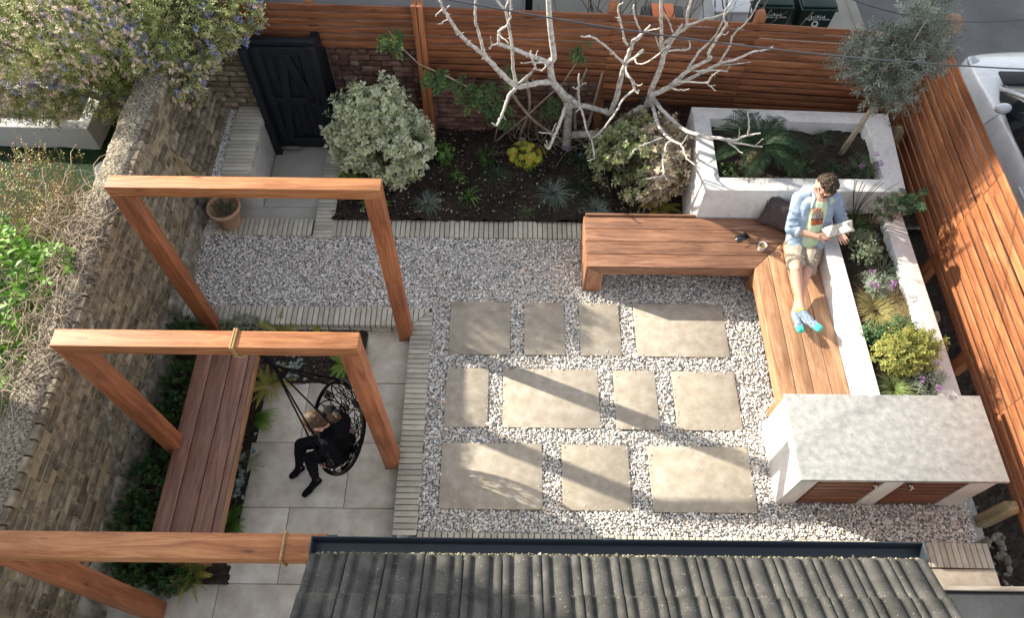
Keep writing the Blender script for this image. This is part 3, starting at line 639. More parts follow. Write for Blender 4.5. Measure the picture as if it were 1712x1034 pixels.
arch('middle timber arch of stained beams from which the black swing hangs', -1.302, -1.178, -2.912, -.960, 2.197)
arch('nearest timber arch with an empty rope loop, meeting the tiled roof', -2.592, -2.450, -2.91, -.992, 2.16, .11, .14)

# ------------------------------------------------------------------ near tiled roof
rf = thing('garden_room', 'grey concrete tiled roof of the low extension in the foreground with dark gutter', 'building', (.6, -3.3, -.1))
RX0, RX1, RY, RZ, TP = -1.03, 2.215, -2.602, 2.35, math.tan(R_(31))
m = MB(); cover = .2025; nt_ = int((RX1-RX0)/cover)
prof = [(0, -.004), (.004, .003), (.034, .004), (.039, -.013), (.062, -.014), (.067, .004), (.098, .006), (.130, .004), (.135, -.013), (.159, -.014), (.164, .002), (.196, .003), (.1985, -.016)]
for row in range(9):
    s0 = row*.255; 
    for i in range(nt_):
        x = RX0+i*cover; up = .016; rr = random.random(); jz = rng.normal(0, .0015); js = rng.normal(0, .003)
        A = []; 
        for s_, lift in ((s0+js, .014), (s0+.275, -.002)):
            for th in (0, -.012):
                A.append([(x+px, RY-s_*math.cos(R_(31)), RZ+s_*math.sin(R_(31))+pz+lift+th+jz) for px, pz in prof])
        k = len(prof); V = sum(A, []); F = []
        for q in range(k-1): F += [(q, q+1, 2*k+q+1, 2*k+q), (q+1, q, k+q, k+q+1), (3*k+q, 3*k+q+1, k+q+1, k+q)]
        m.add(V, F, rnd=rr)
m.build('roof_tiles', M['tile'], rf)
m = MB(); gy = -2.516; gz = 2.315
def gsec(x): return [(x, gy+.0, gz+.03), (x, gy+.006, gz+.034), (x, gy+.006, gz-.03), (x, gy-.01, gz-.052), (x, gy-.085, gz-.052), (x, gy-.095, gz-.02), (x, gy-.089, gz-.02), (x, gy-.081, gz-.046), (x, gy-.012, gz-.046), (x, gy+.0, gz-.028)]
xa, xb = -1.035, 2.225; A = gsec(xa)+gsec(xb); k = 10
m.add(A, [(i, (i+1) % k, k+(i+1) % k, k+i) for i in range(k)]); 
for x in (xa, xb): m.bx(x-.004, x+.004, gy-.097, gy+.01, gz-.056, gz+.036)
for x in (-.93, -.55, .55, 1.5): m.bx(x-.03, x+.03, gy-.002, gy+.012, gz+.02, gz+.039)
gt = m.build('gutter', M['gutter'], rf, bev=.0015)
m = MB(); r = np.random.default_rng(5); n = 3400; X = r.uniform(-1.0, 2.2, n); X = X[r.uniform(size=n) < np.where(X < .9, .9, .45)]; n = len(X)
stones(m, np.column_stack([X, gy-.072-np.abs(r.normal(0, .010, n)), gz-.006+r.normal(0, .006, n)]), .007, 21, np.array([(.13, .125, .08), (.30, .28, .20), (.08, .075, .055), (.5, .48, .4)]), np.array([.4, .3, .25, .05]))
sub(gt, m.build('debris', M['stone'], rf))
m = MB(); m.bx(RX0+.04, RX1-.04, -5.4, -2.63, -.2, 2.27); m.build('walls', M['render'], rf)
m = MB(); m.bx(RX0, RX1-.005, -2.628, -2.606, 2.19, 2.33); m.build('fascia', M['gutter'], rf)
m = MB(); 
for x in (RX0+.01, RX1-.02): m.beam((x, -2.63, 2.30), (x, -4.65, 3.51), .025, .06)
m.build('verge_board', M['gutter'], rf)
rf.children  # noqa
sh = thing('flat_roof_store', 'low store with dark mineral felt flat roof and timber edge at the lower right corner', 'shed', (3.3, -3.2, -.1))
m = MB(); m.bx(2.32, 4.18, -4.4, -2.50, .86, .93); m.build('felt_roof', M['felt'], sh, bev=.004)
m = MB(); m.beam((2.32, -2.478, .90), (4.18, -2.478, .90), .03, .12); m.build('fascia', M['grey_wood'], sh, bev=.003)
m = MB(); m.bx(2.36, 4.12, -4.38, -2.53, -.2, .855); m.build('walls', M['plinth'], sh)

# ------------------------------------------------------------------ houses next door that throw the long shadows
def house(lab, x0, x1, y0, y1, z1, loc):
    h = thing('house', lab, 'house', loc)
    m = MB(); m.bx(x0, x1, y0, y1, -.2, z1); m.build('wall', M['red_brick'], h)
    m = MB(); ym = (y0+y1)/2; m.add([(x0-.2, y0-.2, z1), (x1+.2, y0-.2, z1), (x1+.2, y1+.2, z1), (x0-.2, y1+.2, z1), (x0-.2, ym, z1+1.2), (x1+.2, ym, z1+1.2)], [(0, 1, 5, 4), (2, 3, 4, 5), (1, 2, 5), (3, 0, 4), (0, 3, 2, 1)]); m.build('roof', M['tile'], h)
    for zz in (1.0, 3.9):
        for yy in (y0+.25*(y1-y0), y0+.7*(y1-y0)):
            m = MB(); m.bx(x1-.02, x1+.03, yy-.5, yy+.5, zz, zz+1.4); wf = m.build('window', M['render_nb'], h)
            m = MB(); m.bx(x1+.025, x1+.04, yy-.43, yy+.43, zz+.07, zz+1.33); sub(wf, m.build('pane', M['glass'], h))
HOUSES = True
if HOUSES:
    house('brick house next door, out of frame on the left', -13.5, -7.2, -9.0, .15, 6.6, (-10, -4, 0))
    house('taller brick house beyond the back lane, out of frame on the left', -10.0, -7.2, 6.8, 14, 9.0, (-10, 9, 0))

# ------------------------------------------------------------------ plants
def unit(a): return a/(np.linalg.norm(a, axis=-1, keepdims=True)+1e-9)
def leaf_add(m, P, D, U, L, Wd, cmid, cedge, fold=.12, droop=.1, wide=.45, mat=0):
    """P origins, D directions, U approximate normals (n,3); four faces a leaf, mid rib and edge colours"""
    n = len(P); D = unit(D); Sd = unit(np.cross(D, U)); Nn = np.cross(Sd, D)
    L = np.broadcast_to(L, (n,))[:, None]; Wd = np.broadcast_to(Wd, (n,))[:, None]
    a = P; b = P+D*L*wide-Sd*Wd*.5+Nn*Wd*fold; c = P+D*L*wide+Sd*Wd*.5+Nn*Wd*fold; t = P+D*L-Nn*L*droop; mm = P+D*L*wide+Nn*0
    V = np.stack([a, b, c, t, mm], 1).reshape(-1, 3)
    F = (np.array([(0, 1, 4), (1, 3, 4), (0, 4, 2), (4, 3, 2)])[None]+np.arange(n)[:, None, None]*5).reshape(-1, 3)
    ce = np.asarray(cedge); cm = np.asarray(cmid)
    C = np.stack([cm, ce, ce, ce*.5+cm*.5, cm], 1).reshape(-1, 3)
    m.add(V, [F], rnd=np.zeros(len(V)), col=C, mat=mat)
def pick(pal, n, r, jit=.18):
    c = np.array([p[:3] for p in pal]); w = np.array([p[3] for p in pal], float); w /= w.sum()
    return np.clip(c[r.choice(len(c), n, p=w)]*r.uniform(1-jit, 1+jit, (n, 1)), 0, 1)
def blob_points(blobs, n, r, inner=.45, gap=0, gs=4.0, seed=0):
    B = np.array(blobs, float); w = (B[:, 3]*B[:, 4]*B[:, 5])**.75; out = []; dirs = []
    tot = 0
    while tot < n:
        i = r.choice(len(B), n, p=w/w.sum()); u = unit(r.normal(size=(n, 3))); s = r.uniform(inner**2, 1, n)**.5
        s *= 1+.12*np.sin(u[:, 0]*7+u[:, 1]*5+i)+.08*np.sin(u[:, 2]*11+i*2)
        p = B[i, :3]+u*B[i, 3:6]*s[:, None]; ok = np.ones(n, bool)
        if gap:
            g = np.sin(p[:, 0]*gs+seed)*np.sin(p[:, 1]*gs*1.2+1.3*seed)*np.sin(p[:, 2]*gs*1.1+2)+.5*np.sin(p[:, 0]*gs*2.3+p[:, 1]*gs*1.9)*np.sin(p[:, 2]*gs*2.7+p[:, 1]*gs)
            ok = g > -gap+r.uniform(-.2, .2, n)*1
        out.append(p[ok]); dirs.append(unit(u/B[i, 3:6])[ok]); tot += ok.sum()
    return np.concatenate(out)[:n], np.concatenate(dirs)[:n]
def sprigs(m, P, Dr, r, k=7, ln=.08, L=.03, Wd=.014, pal=None, edge=None, spread=.8, up=.3, rand=.55, mat=0, droop=.1, fold=.12, wide=.45, Lj=.25):
    n = len(P); D = unit(Dr*.8+r.normal(0, rand, (n, 3))+np.array([0, 0, up])); a = unit(np.cross(D, r.normal(size=(n, 3)))); b = np.cross(D, a)
    Ps = []; Ds = []; Us = []; g = r.uniform(0, 6.28, n)
    for j in range(k):
        t = (j+.3)/k; ph = g+j*2.4; q = np.cos(ph)[:, None]*a+np.sin(ph)[:, None]*b
        Ps.append(P+D*ln*t); Ds.append(unit(D*(1-spread*(1-t*.6))+q*spread+r.normal(0, .12, (n, 3)))); Us.append(D*.8-q*.3+np.array([0, 0, .35]))
    Ps, Ds, Us = map(np.concatenate, (Ps, Ds, Us)); N_ = len(Ps)
    base = pick(pal, n, r, .12); c = np.tile(base, (k, 1))*r.uniform(.85, 1.15, (N_, 1))
    ce = c if edge is None else pick(edge, N_, r, .1)
    LL = L*r.uniform(1-Lj, 1+Lj, N_); leaf_add(m, Ps, Ds, Us, LL, Wd*LL/L, c, ce, fold, droop, wide, mat)
def blades(m, c, r, n=60, L=.25, w=.006, spread=1.0, rise=.8, pal=None, base=.02, segs=5, arch_=1.0, yaw=None, tipc=None):
    """a tuft of arching blades"""
    t = np.linspace(0, 1, segs+1); az = r.uniform(0, 6.283, n) if yaw is None else r.normal(yaw[0], yaw[1], n)
    out = np.stack([np.cos(az), np.sin(az), np.zeros(n)], 1); ll = L*r.uniform(.6, 1.15, n); el = rise*r.uniform(.55, 1.25, n)
    sd = np.stack([-np.sin(az), np.cos(az), np.zeros(n)], 1); c = np.array(c, float)
    P0 = c+out*(base*r.uniform(0, 1, n))[:, None]+sd*r.normal(0, base*.5, n)[:, None]
    V = []; col = pick(pal, n, r); C = []
    for i, tt in enumerate(t):
        h = ll*(el*tt-arch_*el*.85*tt**2.2); d = ll*spread*(.25*tt+.75*tt**1.5); p = P0+out*d[:, None]+np.array([0, 0, 1.])*h[:, None]+sd*(r.normal(0, .02, n)*ll*tt)[:, None]
        ww = w*(1-tt**2*.93)*.5; V += [p-sd*ww, p+sd*ww+np.array([0, 0, w*.15])]
        cc = col*(0.75+.35*tt) if tipc is None else col*(1-tt)+np.array(tipc)*tt; C += [cc, cc]
    V = np.stack(V, 1); C = np.clip(np.stack(C, 1), 0, 1); k = 2*(segs+1)
    F = np.array([(2*i, 2*i+1, 2*i+3, 2*i+2) for i in range(segs)]); F = (F[None]+np.arange(n)[:, None, None]*k).reshape(-1, 4)
    m.add(V.reshape(-1, 3), [F], rnd=np.zeros(n*k), col=C.reshape(-1, 3))
def frond(m, p0, yaw, L, rise, r, pal, pairs=14, pl=.07, pw=.014, sag=.8, ang=1.1, taper=True, vee=.2, stem=None, rachis=.003):
    """one arching frond with leaflets in pairs"""
    t = np.linspace(0.06, 1, pairs); o = np.array([math.cos(yaw), math.sin(yaw), 0]); z = np.array([0, 0, 1.])
    def pos(t): t = np.asarray(t)[..., None]; return np.array(p0)+o*(L*t)*(1-.12*t)+z*(L*rise*t-L*rise*sag*t**2.2)
    P = pos(t); T = unit(pos(t+.02)-P); sd = np.cross(T, z); sd = unit(sd); nn = np.cross(sd, T)
    prof = (np.minimum(1, (t-.02)*6)*(1-t)**.75+.04) if taper else np.minimum(1, (1-t)*3+.15)*np.minimum(1, t*5+.4)
    col = pick(pal, 1, r)[0]
    for s_ in (-1, 1):
        D = T*math.cos(ang)+sd*s_*math.sin(ang)+nn*vee+r.normal(0, .06, P.shape)
        c = np.clip(col*r.uniform(.85, 1.15, (len(P), 1)), 0, 1)
        leaf_add(m, P, D, nn, pl*prof*r.uniform(.9, 1.1, len(P)), pw*(.5+.5*prof), c, c*1.05, .05, .12, .35)
    V = np.concatenate([P-sd*rachis, P+sd*rachis+nn*rachis]); k = len(P)
    m.add(V, [np.array([(i, k+i, k+i+1, i+1) for i in range(k-1)])], rnd=np.zeros(2*k), col=np.clip((stem if stem is not None else col*1.2)*np.ones((2*k, 3)), 0, 1))
def plant(name, label, cat, loc, parts, group=None):
    """parts: list of (part name, MB, material); one part -> a single mesh thing"""
    if len(parts) == 1:
        n_, m_, mt = parts[0]; o = m_.build(name, mt, loc=loc); return tag(o, label, cat, group)
    t = thing(name, label, cat, loc, group)
    for n_, m_, mt in parts: m_.build(n_, mt, t, smooth=(n_ in ('stem', 'trunk', 'branches')))
    return t
G = lambda *a: a
def crown_stems(m, base, pts, r, r0=.012, n=8, wob=.05):
    base = np.array(base, float)
    for q in pts[:n]:
        t = np.linspace(0, 1, 6)[:, None]; P = base+(q-base)*t+np.sin(t*3.1)*r.normal(0, wob, 3)*t; m.tube(P, np.linspace(r0, r0*.35, 6), 6)

# --- ceanothus over the wall
r = np.random.default_rng(31)
GREEN_C = [G(.27, .31, .10, 3), G(.38, .41, .15, 3), G(.52, .53, .24, 2), G(.13, .18, .055, 2)]
blobs = [(-4.7, 2.75, 1.50, 1.25, .80, .80), (-3.85, 2.62, 1.62, .80, .62, .66), (-3.2, 2.55, 1.62, .55, .48, .42), (-2.72, 2.62, 1.74, .30, .30, .26), (-5.8, 2.9, 1.45, 1.0, .8, .75), (-4.3, 3.5, 1.9, 1.3, .7, .6), (-5.6, 3.7, 1.8, 1.2, .8, .6), (-3.3, 3.3, 1.9, .8, .5, .45), (-3.55, 2.2, 1.05, .35, .25, .28), (-4.9, 2.25, 1.05, .6, .35, .33), (-4.1, 2.2, 1.2, .6, .35, .4), (-3.35, 2.25, 1.35, .35, .3, .3), (-4.0, 2.12, 1.82, .70, .42, .40), (-4.35, 1.98, 2.02, .80, .38, .42)]
m = MB(); P, D = blob_points(blobs, 25000, r, .74, .50, 3.0, 1); sprigs(m, P, D, r, 8, .080, .030, .012, GREEN_C, None, .8, .25, .5)
fl = MB(); P, D = blob_points(blobs, 15000, r, .97, .6, 3.2, 4)
BUFF = [G(.74, .58, .45, 3), G(.66, .49, .44, 2), G(.78, .69, .47, 2), G(.55, .43, .48, 1)]
bl = r.uniform(size=len(P)) < .78; Pb = P[bl]; Db = D[bl]
warm = np.sin(Pb[:, 0]*3.1+1)*np.sin(Pb[:, 2]*3.7+.4)+.3*np.sin(Pb[:, 1]*5) > -.22
Pb, Db = Pb[warm], Db[warm]
sprigs(fl, Pb, Db, r, 13, .055, .018, .011, BUFF, None, 1.0, .3, .5)
Pu, Du = blob_points(blobs, 2600, r, .97, .3, 5, 2); cool = (np.sin(Pu[:, 0]*4.3+2)*np.sin(Pu[:, 2]*4.9+1)+.4*np.sin(Pu[:, 1]*7) > .05) | (Pu[:, 0] > -3.0); Pu, Du = Pu[cool], Du[cool]
n = len(Pu); off = r.normal(0, 1, (n, 22, 3)); off = unit(off)*np.array([.027, .027, .031])*r.uniform(.6, 1, (n, 22, 1)); PP = (Pu[:, None]+Du[:, None]*.03+off).reshape(-1, 3)
cc = pick([G(.27, .29, .66, 3), G(.36, .37, .72, 2), G(.19, .20, .52, 1)], len(PP), r); leaf_add(fl, PP, unit(off.reshape(-1, 3)), r.normal(size=(len(PP), 3)), .015, .014, cc, cc)
st = MB(); base = np.array([-4.2, 3.05, -.15])
for q in blob_points(blobs, 46, r, .5)[0]: crown_stems(st, base, [q], r, .035, 1, .15)
st.tube([(-4.2, 3.05, -.2), (-4.15, 3.0, .5), (-4.1, 2.95, 1.0)], [.09, .07, .055], 10)
st.tube([(-3.95, 3.0, .9), (-3.6, 2.8, 1.25), (-3.3, 2.65, 1.35)], [.045, .035, .02], 8)
plant('ceanothus_bush', 'huge flowering bush with blue and buff clusters spilling over the brick wall at top left', 'bush', (-4.2, 3.05, -.15), [('foliage', m, M['leaf']), ('flowers', fl, M['petal']), ('trunk', st, M['bark_dark'])])

# --- left neighbour's shrubs
m = MB(); r = np.random.default_rng(32)
bl = [(-4.05, .15, 1.0, .42, .55, .34), (-4.4, -.55, .95, .45, .45, .36), (-3.95, -.75, 1.02, .28, .4, .24), (-4.2, -1.2, .75, .3, .3, .25)]
P, D = blob_points([(-4.02, -.35, 1.22, .30, .52, .26), (-4.35, -.25, 1.1, .4, .6, .35), (-3.85, -.62, 1.12, .22, .25, .18)], 300, r, .75, .35, 4, 3); sprigs(m, P, D, r, 7, .14, .085, .034, [G(.13, .30, .028, 3), G(.20, .38, .045, 3), G(.07, .19, .025, 2)], None, .8, .5, .4, droop=.2)
P, D = blob_points([(-3.78, -1.05, 1.28, .16, .28, .14), (-3.9, -1.35, 1.1, .2, .3, .2), (-3.60, -.25, 1.50, .14, .30, .06)], 85, r, .6); sprigs(m, P, D, r, 7, .10, .06, .028, [G(.13, .30, .04, 3), G(.19, .36, .06, 2)], None, .8, .5, .4)
st = MB(); 
for q in P[:14]: crown_stems(st, (-4.0, -1.0, -.1), [q], r, .012, 1, .1)
plant('climbing_shrub', 'bright green broad leaved shrub leaning on the brick wall at the left edge', 'shrub', (-4.1, -.6, -.12), [('foliage', m, M['leaf']), ('stem', st, M['bark_dark'])])
m = MB()
for k in range(420):        # tangle of dry stems on the wall top
    p = np.array([r.uniform(-4.15, -3.62), r.uniform(-1.45, .75), r.uniform(.95, 1.42)]); d = unit(np.array([r.normal(.25, .6), r.normal(0, 1), r.normal(.05, .35)])); Q = [p]; s_ = r.uniform(.05, .13)
    for i in range(5): d = unit(d+r.normal(0, .38, 3)+np.array([0, 0, .10 if Q[-1][2] < 1.3 else -.15])); Q.append(Q[-1]+d*s_)
    Q = np.array(Q); on = Q[:, 0] > -3.64; Q[on, 2] = np.maximum(Q[on, 2], 1.49)
    m.tube(Q, np.linspace(1, .5, 6)*r.uniform(.002, .0065), 5, False)
for k in range(190):
    p = np.array([r.uniform(-3.70, -3.36), r.uniform(-1.35, .45), 1.50]); d = unit(np.array([r.normal(.4, .5), r.normal(0, 1), .1])); Q = [p]
    for i in range(6): d = unit(d+r.normal(0, .4, 3)); d[2] = r.normal(0, .15); Q.append(Q[-1]+d*.055)
    Q = np.array(Q); Q[:, 2] = np.where(Q[:, 0] > -3.3, 1.49-(Q[:, 0]+3.3)*1.2, np.maximum(Q[:, 2], 1.485)); m.tube(Q, np.linspace(1, .4, 7)*r.uniform(.002, .006), 5, False)
tag(m.build('dry_climber', M['twig'], loc=(-3.8, -.4, 1.0), smooth=True), 'tangle of bare dry climber stems lying over the wall top, left edge', 'climber')
m = MB(); P, D = blob_points([(-4.35, .95, .95, .48, .5, .42), (-4.0, .62, 1.05, .28, .3, .26), (-4.7, .5, 1.0, .4, .5, .4)], 1500, r, .45, .3, 5, 3)
sprigs(m, P, D, r, 6, .09, .024, .012, [G(.34, .16, .085, 2), G(.26, .20, .07, 2), G(.40, .22, .10, 1), G(.17, .20, .06, 3), G(.33, .33, .11, 2)], None, .8, .6, .5)
st = MB()
for k in range(150):
    q = P[k*7 % len(P)]; b0 = np.array([r.uniform(-4.6, -4.1), r.uniform(.6, 1.0), .1]); t = np.linspace(0, 1, 6)[:, None]; st.tube(b0+(q-b0)*t*1.12+r.normal(0, .05, 3)*np.sin(t*3.1), np.linspace(.006, .0022, 6), 4, False)
plant('spiraea_bush', 'twiggy shrub with small reddish and yellow leaves beyond the wall on the left', 'shrub', (-4.35, .8, -.12), [('foliage', m, M['leaf']), ('stem', st, M['twig'])])
m = MB(); P, D = blob_points([(-4.0, 1.25, .35, .14, .14, .16)], 120, r, .3); sprigs(m, P, D, r, 7, .05, .03, .013, [G(.04, .10, .03, 2), G(.07, .15, .05, 1)])
plant('small_shrub', 'small dark green shrub beyond the wall next to the white tub', 'shrub', (-4.0, 1.25, -.1), [('foliage', m, M['leaf'])])

# neighbour's white planter and tub
p = thing('planter', 'long pale grey rendered planter on the lawn beyond the wall under the blue flowering bush', 'planter', (-5.8, 2.75, -.12))
m = MB(); ring_walls(m, [(-7.9, 2.60), (-4.80, 2.53), (-4.78, 3.30), (-7.9, 3.35)], [(-7.8, 2.75), (-4.94, 2.68), (-4.94, 3.15), (-7.8, 3.2)], -.13, .20); m.build('rendered_walls', M['render_nb'], p, bev=.015)
m = MB(); m.add(*grid(-7.82, -4.92, 2.67, 3.22, .12, 40, 20, .02, 5, 9)); m.build('soil', M['soil'], p)
t = thing('tub', 'white rounded plastic tub just beyond the brick wall', 'tub', (-4.15, 1.62, -.12))
m = MB(); m.lathe([(.0, .50), (.09, .505), (.12, .495), (.13, .46), (.125, .0)], (-4.15, 1.62, .08), 28); m.build('body', M['ceramic'], t, smooth=True)
m = MB(); m.lathe([(.128, .36), (.137, .37), (.137, .40), (.13, .41)], (-4.15, 1.62, .08), 28); m.build('rim', M['ceramic'], t, smooth=True)
for k, (x, y, z) in enumerate([(-3.75, .98, 1.15), (-3.78, .36, 1.2)]):
    m = MB(); m.box((x, y, z-.2), (.12, .3, .03), rot=np.array(Euler((.1, .2, .3*k)).to_matrix())); m.box((x-.04, y, z-.35), (.03, .05, .5)); tag(m.build('wooden_board', m_noise('lime stained board', [(.3, (.38, .33, .11)), (.7, (.5, .44, .17))], 6, .8), loc=(x, y, .3)), ['pale yellowish board beyond the wall near the white tub', 'pale yellowish board beyond the wall nearer the twiggy shrub'][k], 'board')

# --- white variegated bush, dry bush
VAR_M = [G(.26, .33, .14, 3), G(.36, .42, .19, 2), G(.12, .18, .06, 2)]; VAR_E = [G(.84, .82, .64, 3), G(.76, .76, .56, 2), G(.88, .87, .76, 2), G(.40, .48, .22, 1)]
r = np.random.default_rng(41)
m = MB(); bl = [(-1.42, 2.12, .72, .42, .36, .42), (-1.15, 1.98, .62, .30, .30, .34), (-1.62, 2.05, .58, .28, .28, .33), (-1.38, 2.2, .98, .30, .26, .24), (-1.25, 1.85, .42, .25, .2, .22)]
P, D = blob_points(bl, 1500, r, .62, .45, 5, 2); sprigs(m, P, D, r, 7, .07, .056, .032, VAR_M, VAR_E, .85, .35, .5)
st = MB(); crown_stems(st, (-1.4, 2.15, 0), P, r, .014, 16)
plant('variegated_bush', 'round bush with cream edged leaves beside the dark gate', 'bush', (-1.4, 2.15, .02), [('foliage', m, M['leaf']), ('stem', st, M['bark_dark'])])
m = MB(); bl = [(1.42, 2.02, .56, .46, .34, .34), (1.15, 1.95, .50, .30, .28, .28), (1.65, 1.88, .52, .27, .26, .34), (1.45, 1.75, .32, .32, .2, .24)]
P, D = blob_points(bl, 1250, r, .6, .45, 5, 5)
left = P[:, 0]+r.normal(0, .12, len(P)) < 1.38
sprigs(m, P[left], D[left], r, 7, .065, .052, .031, [G(.16, .21, .07, 3), G(.24, .27, .11, 2), G(.09, .13, .045, 2)], [G(.48, .50, .27, 2), G(.28, .34, .13, 2), G(.60, .56, .42, 1)], .85, .35, .5)
sprigs(m, P[~left], D[~left], r, 7, .065, .052, .031, [G(.52, .42, .28, 3), G(.60, .50, .36, 2), G(.28, .25, .13, 1)], [G(.68, .58, .44, 2), G(.52, .42, .30, 1), G(.72, .65, .52, 1)], .85, .2, .6)
st = MB(); crown_stems(st, (1.4, 2.0, 0), P, r, .014, 18)
for k in range(22): q = P[k*11]; crown_stems(st, q-np.array([0, .0, .25]), [q+r.normal(0, .1, 3)], r, .004, 1, .1)
plant('withered_bush', 'bush with half green and half dried beige leaves between the bare tree and white planter', 'bush', (1.4, 2.0, .02), [('foliage', m, M['leaf']), ('stem', st, M['twig'])])

# --- climbing rose
m = MB(); st = MB(); r = np.random.default_rng(43)
path = [np.array(q) for q in [(-.20, 2.55, .05), (-.12, 2.55, .5), (-.35, 2.5, .85), (-.65, 2.5, 1.05), (-.95, 2.5, 1.22), (-1.12, 2.5, 1.45), (-1.2, 2.5, 1.62)]]
st.tube(path, [.012, .011, .010, .009, .008, .006, .004], 6)
st.tube([(-.2, 2.55, .05), (.15, 2.6, .4), (.55, 2.62, .9), (.72, 2.6, 1.3)], [.012, .011, .009, .004], 6)
st.tube([(-.12, 2.5, .5), (.0, 2.52, .8), (.02, 2.55, 1.1)], [.009, .007, .004], 6)
P, D = blob_points([(-.35, 2.48, .82, .30, .10, .20), (-.72, 2.48, 1.05, .26, .10, .14), (-1.15, 2.5, 1.50, .15, .08, .12), (-.12, 2.5, .55, .18, .10, .22), (.0, 2.52, 1.05, .10, .06, .14), (.70, 2.58, 1.35, .10, .06, .14), (.45, 2.6, .55, .14, .06, .16)], 210, r, .2)
for p_, d_ in zip(P, D):
    dd = unit(np.array([r.normal(0, .6), -.45, r.normal(-.1, .5)])); sd = unit(np.cross(dd, [0, -1, .6])); ps = [p_+dd*.02*k+sd*s_*.004 for k in range(1, 4) for s_ in (-1, 1)]+[p_+dd*.075]
    ds = [unit(sd*s_+dd*.35) for k in range(3) for s_ in (-1, 1)]+[dd]; nn = np.tile(unit(np.array([0, -.75, .65])+r.normal(0, .15, 3)), (7, 1))
    c = pick([G(.045, .095, .028, 3), G(.07, .135, .038, 3), G(.13, .20, .05, 1)], 1, r)[0]*np.ones((7, 1)); leaf_add(m, np.array(ps), np.array(ds), nn, .038, .027, c, c*1.1, .05, .05, .5)
plant('climbing_rose', 'green leaved climbing rose spreading over the back fence left of the bare tree', 'climber', (-.2, 2.55, .02), [('foliage', m, M['leaf']), ('stem', st, M['twig'])])

